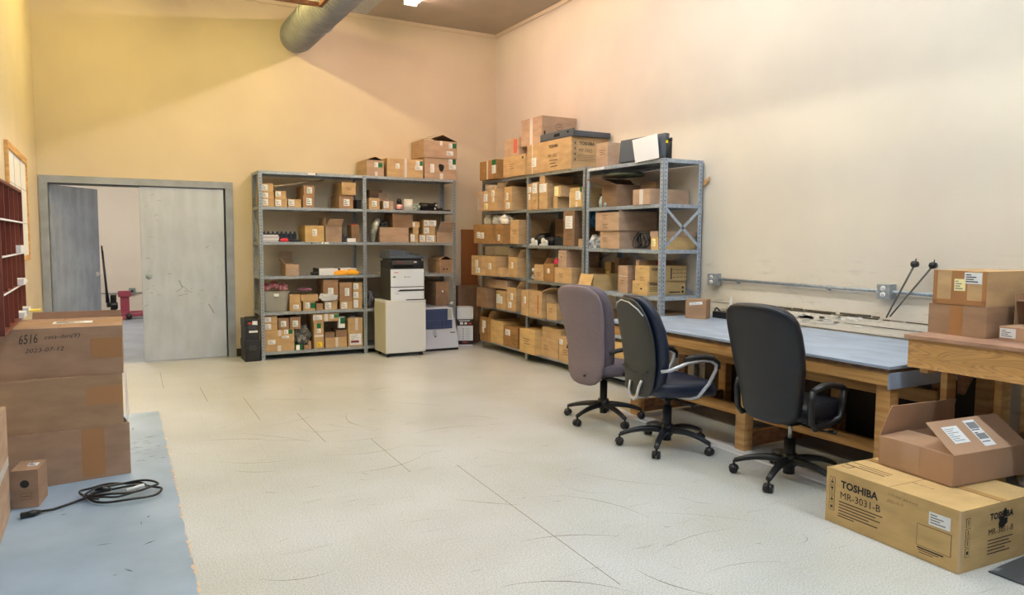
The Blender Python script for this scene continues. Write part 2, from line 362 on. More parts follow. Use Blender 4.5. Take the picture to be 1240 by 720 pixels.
# painted concrete strip on the left
blue = mat('blue grey floor paint', (160, 182, 206), .38, rgb2=(142, 164, 188), scale=2.5, bump=.05, bscale=40)
def painted_floor():
    rnd = random.Random(4); pts = []; n = 120
    for i in range(n + 1):
        t = i / n; y = -2.84 - t * 7.5; x = -4.735 - .0183 * (-(y) - 2.84) + rnd.uniform(-.006, .006) + (.012 * math.sin(i * .9) if i % 7 == 0 else 0)
        pts.append((x, y))
    mb = MB(); a = [(-9.4, -10.34)] + [(-9.4, -2.84)] + pts
    mb.add([(x, y, .0004) for x, y in a] + [(x, y, .003) for x, y in a], [tuple(reversed(range(len(a), 2 * len(a))))] + [(i, i + 1, i + 1 + len(a), i + len(a)) for i in range(len(a) - 1)])
    o = struct('floor', mb, blue)
    # chipped raw edge
    mb = MB()
    for i in range(3, n, 1):
        if rnd.random() < (.75 if i > 22 else .35):
            x, y = pts[i]; w = rnd.uniform(.004, .013); l = rnd.uniform(.01, .035)
            m = rnd.randint(4, 6); mb.add([(x + w * math.cos(k * 2 * math.pi / m) * rnd.uniform(.6, 1), y + l * math.sin(k * 2 * math.pi / m), .0036) for k in range(m)], [tuple(range(m))])
    struct('trim_1', mb, mat('raw floor chips', (222, 192, 160), .8))
    mb = MB()
    for i in range(46):
        x = rnd.uniform(-5.5, -4.85); y = rnd.uniform(-6.4, -3.3); a_ = rnd.uniform(0, 3.14); l = rnd.uniform(.01, .05); w = rnd.uniform(.002, .006)
        if i < 26: x = rnd.uniform(-5.0, -4.8); y = rnd.uniform(-4.4, -3.7); a_ = rnd.uniform(-.3, .3)
        c, s_ = math.cos(a_), math.sin(a_); mb.add([(x + c * u - s_ * v, y + s_ * u + c * v, .0037) for u, v in ((-l, 0), (0, -w), (l, 0), (0, w))], [(0, 1, 2, 3)])
    struct('trim_2', mb, mat('floor scuffs', (84, 96, 108), .7))
painted_floor()
dark_base = mat('dark vinyl skirting', (40, 36, 34), .5)
struct('baseboard_back', MB().box(-3.675, -.001, -.008, -.0005, 0, .10), dark_base)
struct('baseboard_right', MB().box(-.010, -.0005, -10, -.01, 0, .12), dark_base)
# coving line under the ceiling, seams and batten on the right wall
struct('trim_3', MB().box(-.02, -.0005, -12, -.02, HC - .05, HC - .001).box(-5.73, -.02, -.02, -.0005, HC - .05, HC - .001), CREAM_WALL)
mb = MB(); rnd = random.Random(8)
mb.box(-.012, -.0005, -7.9, -4.40, .80, .915)
struct('trim_4', mb, CREAM_WALL_D, bevel=.002)
mb = MB()
for (a, b, z, hh) in ((-6.9, -4.45, .918, .004), (-6.3, -5.3, .93, .010), (-6.9, -4.5, .86, .003)):
    y = a
    while y < b:
        l = rnd.uniform(.05, .25); mb.box(-.0158, -.0004, y, min(y + l, b), z + rnd.uniform(-.002, .002), z + hh * rnd.uniform(.6, 1.4)); y += l + rnd.uniform(0, .05)
struct('trim_5', mb, mat('dark seam grime', (88, 78, 60), .9))
mb = MB()   # plaster patch and dirty mark above the batten
for i in range(26):
    y = rnd.uniform(-6.15, -5.55); z = rnd.uniform(.83, .90) - (y + 5.55) * .02; w = rnd.uniform(.02, .08); h = rnd.uniform(.006, .016); m = 7
    mb.add([(-.0165, y + w * math.cos(-k * 2 * math.pi / m) * rnd.uniform(.6, 1), z + h * math.sin(-k * 2 * math.pi / m) * rnd.uniform(.6, 1)) for k in range(m)], [tuple(range(m))])
struct('trim_6', mb, mat('white filler', (232, 228, 218), .7))
# under-table floor strip edge
struct('trim_7', MB().box(-1.245, -1.215, -7.0, -4.3, .0005, .002), mat('pale floor strip', (226, 226, 226), .5))

SEGS = [(-4.603, -0.79, -4.633, -1.818), (-4.308, -1.89, -4.319, -2.624), (-4.001, -2.539, -4.023, -3.559), (-3.699, -3.452, -3.721, -4.464), (-3.396, -4.526, -3.423, -5.425), (-3.096, -5.424, -3.181, -7.328)]
# tile joints and rubber scuffs on the vinyl
mb = MB()
for xa, ya, xb, yb in SEGS:
    d_ = Vector((xb - xa, yb - ya, 0)).normalized(); n_ = Vector((-d_.y, d_.x, 0)) * .0022; a_ = Vector((xa, ya, .0006)); c_ = Vector((xb, yb, .0006))
    mb.add([a_ - n_, c_ - n_, c_ + n_, a_ + n_], [(0, 1, 2, 3)])
struct('trim_10', mb, mat('tile joint', (112, 106, 94), .8))
mb = MB(); mb2 = MB(); rnd = random.Random(12)
for i in range(210):
    if i < 90: x, y = rnd.gauss(-3.4, .55), rnd.gauss(-4.3, .75)
    elif i < 120: x, y = rnd.gauss(-2.4, .25), rnd.gauss(-7.0, .35)
    else: x, y = rnd.uniform(-4.6, -2), rnd.uniform(-7.5, -1.5)
    if x < -4.65 or x > -1.5: continue
    a_ = rnd.gauss(-.5, .5); l = rnd.uniform(.01, .07) if i % 6 else rnd.uniform(.12, .35); w = rnd.uniform(.0012, .0034); k_ = rnd.uniform(-.4, .4)
    pts = []
    for q in range(7): u = (q / 6 - .5) * 2 * l; v = k_ * u * u / max(l, .05); pts.append(Vector((x + math.cos(a_) * u - math.sin(a_) * v, y + math.sin(a_) * u + math.cos(a_) * v, .0006)))
    n_ = Vector((-math.sin(a_), math.cos(a_), 0))
    t_ = mb if i % 3 else mb2
    t_.add([p + n_ * w * (1 - abs(q / 3 - 1) * .8) for q, p in enumerate(pts)] + [p - n_ * w * (1 - abs(q / 3 - 1) * .8) for q, p in enumerate(pts)], [(q + 7, q + 8, q + 1, q) for q in range(6)])
struct('trim_11', mb, mat('pale heel mark', (170, 166, 154), .7)); struct('trim_12', mb2, mat('heel mark', (98, 92, 84), .7))

# ---- double door
fr = mat('grey door frame paint', (158, 166, 180), .5, rgb2=(142, 150, 162), scale=6)
struct('trim_8', MB().box(-5.735 + .012, DX0, -.02, .12, 0, DZ).box(DX1, DX1 + .09, -.02, .12, 0, DZ).box(-5.735 + .012, DX1 + .09, -.02, .12, DZ, DZ + .082)
       .box(DX0, DX0 + .018, .085, .12, 0, DZ).box(DX1 - .018, DX1, .085, .12, 0, DZ).box(DX0 + .018, DX1 - .018, .085, .12, DZ - .018, DZ), fr, .003)
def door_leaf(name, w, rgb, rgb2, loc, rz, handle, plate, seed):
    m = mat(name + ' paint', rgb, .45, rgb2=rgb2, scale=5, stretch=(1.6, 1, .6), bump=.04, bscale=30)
    o = MB().box(0, w, 0, .045, .012, 2.09).build(name, m, bevel=.003, loc=loc, rz=rz); tag(o, kind='structure')
    r_ = random.Random(seed); mb = MB(); F = Face((0, 0, 0), (1, 0, 0), (0, 0, 1), w, 2.1)
    for i in range(34):
        cx = r_.uniform(.05, w - .05); cz = r_.choice((r_.gauss(1.15, .3), r_.gauss(.85, .18), r_.uniform(.2, 2)))
        if i < 20: cx = min(w - .03, abs(r_.gauss(.06, .06)) + .02) if seed == 2 else cx
        if .05 < cz < 2.05: F.rect(mb, cx, cz, r_.uniform(.01, .06), r_.uniform(.002, .008), r_.randint(0, 1), .0008, r_.uniform(-.8, .8), .0006)
    mb.build('scuff_marks', [mat('dark scuff', (138, 146, 158), .7), mat('pale scuff', (160, 170, 182), .7)], o)
    if handle:
        b = MB(); b.cyl((w - .07, -.005, 1.03), (w - .07, .05, 1.03), .03); b.cyl((w - .07, -.05, 1.03), (w - .07, 0, 1.03), .011); b.tube([(w - .07, -.05, 1.03), (w - .12, -.055, 1.03), (w - .18, -.05, 1.028)], .010)
        b.tube([(w - .07, .05, 1.03), (w - .07, .10, 1.03), (w - .13, .10, 1.03)], .010)
        b.build('door_handle', CHROME(), o)
    if plate:
        b = MB(); b.cyl((.075, -.003, 1.03), (.075, .001, 1.03), .034); b.build('cover_plate', mat('pale blue plate', (150, 166, 178), .4), o)
    return o
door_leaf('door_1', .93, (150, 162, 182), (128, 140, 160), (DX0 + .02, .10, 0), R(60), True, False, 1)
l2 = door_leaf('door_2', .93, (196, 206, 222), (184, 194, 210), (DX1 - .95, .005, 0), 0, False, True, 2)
mb = MB(); F = Face((0, 0, 0), (1, 0, 0), (0, 0, 1), .93, 2.1)
for i, (x, z, l, a) in enumerate(((.76, .62, .13, -1.1), (.42, .93, .10, -1.2), (.47, .88, .09, -.7), (.44, .80, .12, .25), (.5, .84, .1, -.2), (.40, .86, .08, .6))): F.rect(mb, x, z, l, .012 if i < 2 else .006, 0, .001, a, .0006)
mb.build('gouge', mat('gouge', (142, 150, 160), .8), l2)
mb = MB()
for z in (1.85, 1.05, .25): mb.cyl((DX0 + .012, .095, z - .05), (DX0 + .012, .095, z + .05), .009, n=8)
struct('trim_9', mb, fr)

# ---- room beyond the door
beyond = wall_mat('pale grey wall beyond', (218, 210, 198), 0)
struct('wall_beyond', MB().box(-9.5, -2.2, 6.5, 6.6, 0, 3.6).box(-2.3, -2.2, .15, 6.5, 0, 3.6).box(-9.5, -9.4, .15, 6.5, 0, 3.6), beyond)
struct('ceiling', MB().box(-9.5, -2.2, .15, 6.6, 3.6, 3.7), mat('white ceiling', (220, 218, 212), .8))
struct('floor', MB().box(-9.5, -2.2, 0.001, 6.5, -.1, -.002), mat('grey blue concrete', (138, 148, 160), .45, var=.15, scale=2))
def strip_light(name, loc, ln, lamp, label, group=None, n=2, rz=0):
    t = empty(name, loc, rz, label, 'ceiling light', group)
    b = MB(); b.box(-.075, .075, 0, ln, 0, .03); b.box(-.085, .085, -.004, .03, -.05, .03); b.box(-.085, .085, ln - .03, ln + .004, -.05, .03)
    b.build('housing', mat('white enamel', (235, 235, 232), .4), t, bevel=.004)
    col, st = lamp; m = mat('tube %.2f %.2f %.1f' % (col[1], col[2], st), (250, 250, 250), .4, emit=(col, st))
    for x in (-.045, .045):
        b = MB(); b.cyl((x, .03, -.025), (x, ln - .03, -.025), .019, n=8); b.build('fluorescent_tube', m, t)
    return t
strip_light('strip_light', (-5.2, 2.0, 3.56), 2.4, LAMP_BEYOND, 'white strip light on the ceiling of the room beyond the doors')
for i, (y, lp) in enumerate(((-3.35, LAMP_RIGHT_FAR), (-6.3, LAMP_RIGHT_MID), (-9.3, LAMP_RIGHT_NEAR), (-12.3, LAMP_RIGHT_NEAR))):
    strip_light('strip_light', (-1.68, y, 4.43), 2.44, lp, ['white fluorescent strip light right of the round duct, nearest the rear wall', 'fluorescent strip light above the blue workbench, out of frame', 'fluorescent strip light over the near end of the benches, out of frame', 'fluorescent strip light farthest from the rear wall on the right'][i], 'right row of strip lights')
for i, (y, lp) in enumerate(((-3.4, LAMP_LEFT_FAR), (-6.4, LAMP_LEFT_MID), (-9.4, LAMP_LEFT_NEAR))):
    strip_light('strip_light', (-4.3, y, 4.43), 2.44, lp, ['warm strip light left of the duct before the doors, out of frame', 'warm strip light above the stacked cartons on the left, out of frame', 'warm strip light over the camera side on the left, out of frame'][i], 'left row of strip lights')

# ---- round duct running along the ceiling
def duct():
    t = empty('spiral_duct', (-2.88, 0, 4.05), 0, 'round grey spiral ventilation duct hanging below the ceiling and entering the rear wall', 'duct')
    b = MB(); rings = []; n = 36; r0 = .197; pitch = .09; y = -.0; L_ = 12.0
    prof = ((0, 0), (.5, 0), (.6, .018), (.85, .018), (.95, 0))
    k = int(L_ / pitch); vs = []; fs = []; w = n + 1; row = 0; prev = -1
    for i in range(k):
        for f, dr in prof:
            for j in range(w):
                q = 2 * math.pi * j / n; vs.append(((r0 + dr) * math.cos(q), -((i + f) * pitch + q / (2 * math.pi) * pitch) - .002, (r0 + dr) * math.sin(q)))
            if row:
                for j in range(n): fs.append(((row - 1) * w + j, row * w + j, row * w + j + 1, (row - 1) * w + j + 1))
            row += 1
    b.add(vs, fs, 0, True); b.add([(r0 * math.cos(2 * math.pi * j / n), -.001, r0 * math.sin(2 * math.pi * j / n)) for j in range(n)] + [(r0 * math.cos(2 * math.pi * j / n), -pitch, r0 * math.sin(2 * math.pi * j / n)) for j in range(n)], [(j, (j + 1) % n, (j + 1) % n + n, j + n) for j in range(n)], 0, True)
    b.build('duct_tube', mat('dull galvanised duct', (150, 154, 160), .45, .3, var=.08, scale=8), t)
    g = MB(); g.box(.17, .42, -2.15, -1.60, -.06, .10); g.build('air_register', GALV(), t, bevel=.004)
    g = MB(); g.box(.30, .425, -2.12, -1.63, -.045, .085)
    for i in range(5): g.box(.31, .432, -2.13, -1.62, -.04 + .027 * i, -.034 + .027 * i, 1)
    g.build('louvre', [mat('register interior', (44, 48, 52), .7), GALV()], t)
    for y in (-1.1, -4.2, -7.3, -10.4):
        g = MB(); g.tube([(.222 * math.cos(q), y, .222 * math.sin(q)) for q in [R(a) for a in range(0, 360, 15)]], .006, n=6, closed=True); g.cyl((0, y, .22), (0, y, .41), .005, n=6); g.build('hanger', GALV(), t)
duct()
b = MB(); x1, y1, z1 = -2.72, -1.25, 3.80
rust = mat('rusty angle iron', (134, 84, 52), .6, var=.2, scale=20)
b = MB(); b.box(-4.4, -3.15, -2.39, -2.35, 3.76, 3.80); b.box(-3.19, -3.15, -4.2, -2.39, 3.76, 3.80)
for x, y in ((-4.38, -2.37), (-3.17, -4.1), (-3.17, -2.37)): b.cyl((x, y, 3.79), (x, y, HC), .004, n=6)
tag(b.build('hanging_frame', rust, bevel=.003), 'rusty brown angle iron frame hanging just below the round duct', 'frame')

# ---- pallet jack in the far room
t = empty('pallet_jack', (-4.85, 5.5, 0), 0, 'red pallet jack with a black tow handle standing in the room beyond the doors', 'pallet jack')
redp = mat('red enamel', (138, 58, 76), .4)
b = MB(); b.box(-.02, .13, .02, .06, .10, .50); b.box(-.05, .16, .0, .06, .40, .51); b.add([(-.05, 0, .1), (.16, 0, .1), (.16, -.25, .02), (-.05, -.25, .02)], [(0, 1, 2, 3)]); b.box(-.16, .16, 0, .10, .07, .12); b.build('mast', redp, t, .004)
for y in (-.12, .32):
    b = MB(); b.box(-.02, 1.15, y, y + .16, .045, .10); b.build('fork', redp, t, .006)
b = MB(); b.box(.0, .06, -.01, 0, .05, .10); b.cyl((.11, -.26, .06), (.11, -.02, .06), .05, n=12); b.build('load_wheel', BLACKP(), t)
b = MB(); b.cyl((-.13, .03, .12), (-.13, .03, .44), .05); b.cyl((-.17, -.05, .25), (-.06, -.05, .25), .06); b.box(-.24, -.06, -.02, .06, .22, .30); b.build('pump', BLACKM(), t, .004)
b = MB(); b.tube([(-.22, .03, .30), (-.235, .03, .55), (-.28, .03, 1.25)], [.035, .02, .018]); b.tube([(-.28, -.07, 1.22), (-.285, -.09, 1.3), (-.285, .03, 1.33), (-.285, .15, 1.3), (-.28, .13, 1.22)], .014); b.build('tow_handle', BLACKM(), t)
for y in (-.06, .08):
    b = MB(); b.cyl((-.13, y, .09), (-.13, y + .05, .09), .09, n=18); b.build('steering_wheel', mat('jack wheel', (48, 44, 42), .5), t)
b = MB(); b.cyl((-6.4, 6.48, .41), (-2.6, 6.48, .41), .012, n=8)
tag(b.build('conduit', GALV()), 'thin grey conduit along the far wall beyond the doors', 'conduit')
b = MB(); b.box(-4.70, -4.58, 6.44, 6.499, .39, .50); ob = b.build('junction_box', mat('grey green box', (120, 136, 134), .5), bevel=.004); tag(ob, 'grey junction box on the far wall above the red pallet jack', 'junction box')
b = MB(); b.cyl((-4.64, 6.435, .445), (-4.64, 6.441, .445), .025, n=12); b.build('socket', BLACKP(), ob)

# ================================================================== RACKS
def rack(name, origin, rz, posts, depth, H, shelves, m, label, pw=.045):
    """posts: positions along local x; depth along local +y; front at y=0"""
    t = empty(name, origin, rz, label, 'shelving', None)
    for x in posts:
        for y, s_ in ((0, 1), (depth, -1)):
            b = MB(); e = .003
            last = x == posts[-1]; sx = -1 if last else 1
            mid_ = x not in (posts[0], posts[-1])
            x0_, x1_ = (x - pw / 2, x + pw / 2) if mid_ else ((x, x + pw) if sx > 0 else (x - pw, x))
            y0_, y1_ = (y, y + e) if s_ > 0 else (y - e, y)
            b.box(x0_, x1_, y0_, y1_, 0, H)
            xo = x if sx > 0 else x - e; b.box(xo, xo + e, min(y, y + s_ * pw), max(y, y + s_ * pw), 0, H)
            z = .04
            while z < H - .02:
                yy = y0_ - .0006 if s_ > 0 else y1_ + .0006
                b.add([((x0_ + x1_) / 2 - .004, yy, z), ((x0_ + x1_) / 2 + .004, yy, z), ((x0_ + x1_) / 2 + .004, yy, z + .014), ((x0_ + x1_) / 2 - .004, yy, z + .014)], [(0, 1, 2, 3)], 1)
                xx = xo + e + .0006 if sx < 0 else xo - .0006; ym = y + s_ * pw / 2
                b.add([(xx, ym - .004, z), (xx, ym + .004, z), (xx, ym + .004, z + .014), (xx, ym - .004, z + .014)], [(0, 1, 2, 3)], 1)
                z += .038
            b.build('post', [m, HOLE()], t)
    for i in range(len(posts) - 1):
        for z in shelves[i]:
            b = MB(); x0_, x1_ = posts[i] + .004, posts[i + 1] - .004; y0_, y1_ = .004, depth - .004; z = min(z, H - .001); h = .036
            b.box(x0_, x1_, y0_, y1_, z - .003, z); b.box(x0_, x1_, y0_, y0_ + .002, z - h, z - .003); b.box(x0_, x1_, y1_ - .002, y1_, z - h, z - .003)
            b.box(x0_, x0_ + .002, y0_, y1_, z - h, z - .003); b.box(x1_ - .002, x1_, y0_, y1_, z - h, z - .003)
            b.box(x0_, x1_, y0_ + .004, y0_ + .014, z - h, z - h + .002); b.box(x0_, x1_, y1_ - .014, y1_ - .004, z - h, z - h + .002)
            b.build('shelf', m, t)
    return t
def xbrace(t, m, p, q, r_, s_):
    for a, c in ((p, q), (r_, s_)):
        a, c = Vector(a), Vector(c); d = (c - a).normalized(); n = d.cross(Vector((1, 0, 0)) if abs(a.x - c.x) < .01 else Vector((0, 1, 0))).normalized() * .014
        off = Vector((.003, 0, 0)) if abs(a.x - c.x) < .01 else Vector((0, .003, 0))
        b = MB(); b.add([a + n, c + n, c - n, a - n] + [v + off for v in (a + n, c + n, c - n, a - n)], [(0, 1, 2, 3), (7, 6, 5, 4), (0, 4, 5, 1), (1, 5, 6, 2), (2, 6, 7, 3), (3, 7, 4, 0)]); b.build('cross_brace', m, t)
LB = [2.308, 1.878, 1.452, 1.03, .588, .098]
L1 = [2.292, 1.874, 1.443, 1.02, .588, .115]; L2 = [2.292, 1.86, 1.43, 1.005, .57, .115]; L3 = [2.268, 1.845, 1.412, .965, .53, .115]
g = GALV(); gb = GALVB()
ra = rack('shelving_unit', (0, -.473, 0), 0, [-3.455, -2.14, -.85], .45, 2.3085, [LB, LB], g, 'grey galvanised six-shelf rack against the rear wall, right of the double door')
xbrace(ra, g, (-3.458, .03, 1.86), (-3.458, .42, 1.44), (-3.458, .42, 1.86), (-3.458, .03, 1.44))
xbrace(ra, g, (-3.458, .03, 1.40), (-3.458, .42, 1.03), (-3.458, .42, 1.40), (-3.458, .03, 1.03))
rb = rack('shelving_unit', (-.509, 0, 0), R(-90), [.59, 1.85, 3.10], .485, 2.2925, [L1, L2], g, 'dull steel two-bay rack along the right wall, reaching into the corner')
xbrace(rb, g, (1.9, .475, 1.4), (3.05, .475, .98), (1.9, .475, .98), (3.05, .475, 1.4))
rc = rack('shelving_unit', (-.509, 0, 0), R(-90), [3.125, 4.39], .485, 2.2685, [L3], gb, 'bluish steel single-bay rack on the right wall with crossed end braces, beside the workbench', pw=.05)
xbrace(rc, gb, (4.394, .03, 1.80), (4.394, .455, 1.44), (4.394, .455, 1.80), (4.394, .03, 1.44))
xbrace(rc, gb, (3.2, .481, 1.40), (4.3, .481, .98), (3.2, .481, .98), (4.3, .481, 1.40))
b = MB()
for i in range(4): b.box(3.15 + .075 * i, 3.15 + .075 * i + .066, -.0015, .003, 2.237, 2.262)
b.build('shelf_label_strip', WHITE(), rc)
b = MB()
for x, z in ((-2.86, 2.293), (-2.70, 1.437)): b.box(x, x + .09, -.0015, .003, z - .012, z + .012)
for x, z in ((-2.76, 2.293), (-2.83, 1.437), (-2.68, 1.437)): b.box(x, x + .012, -.003, .003, z - .008, z + .008, 1)
b.build('shelf_label_strip', [WHITE(), INK()], ra)

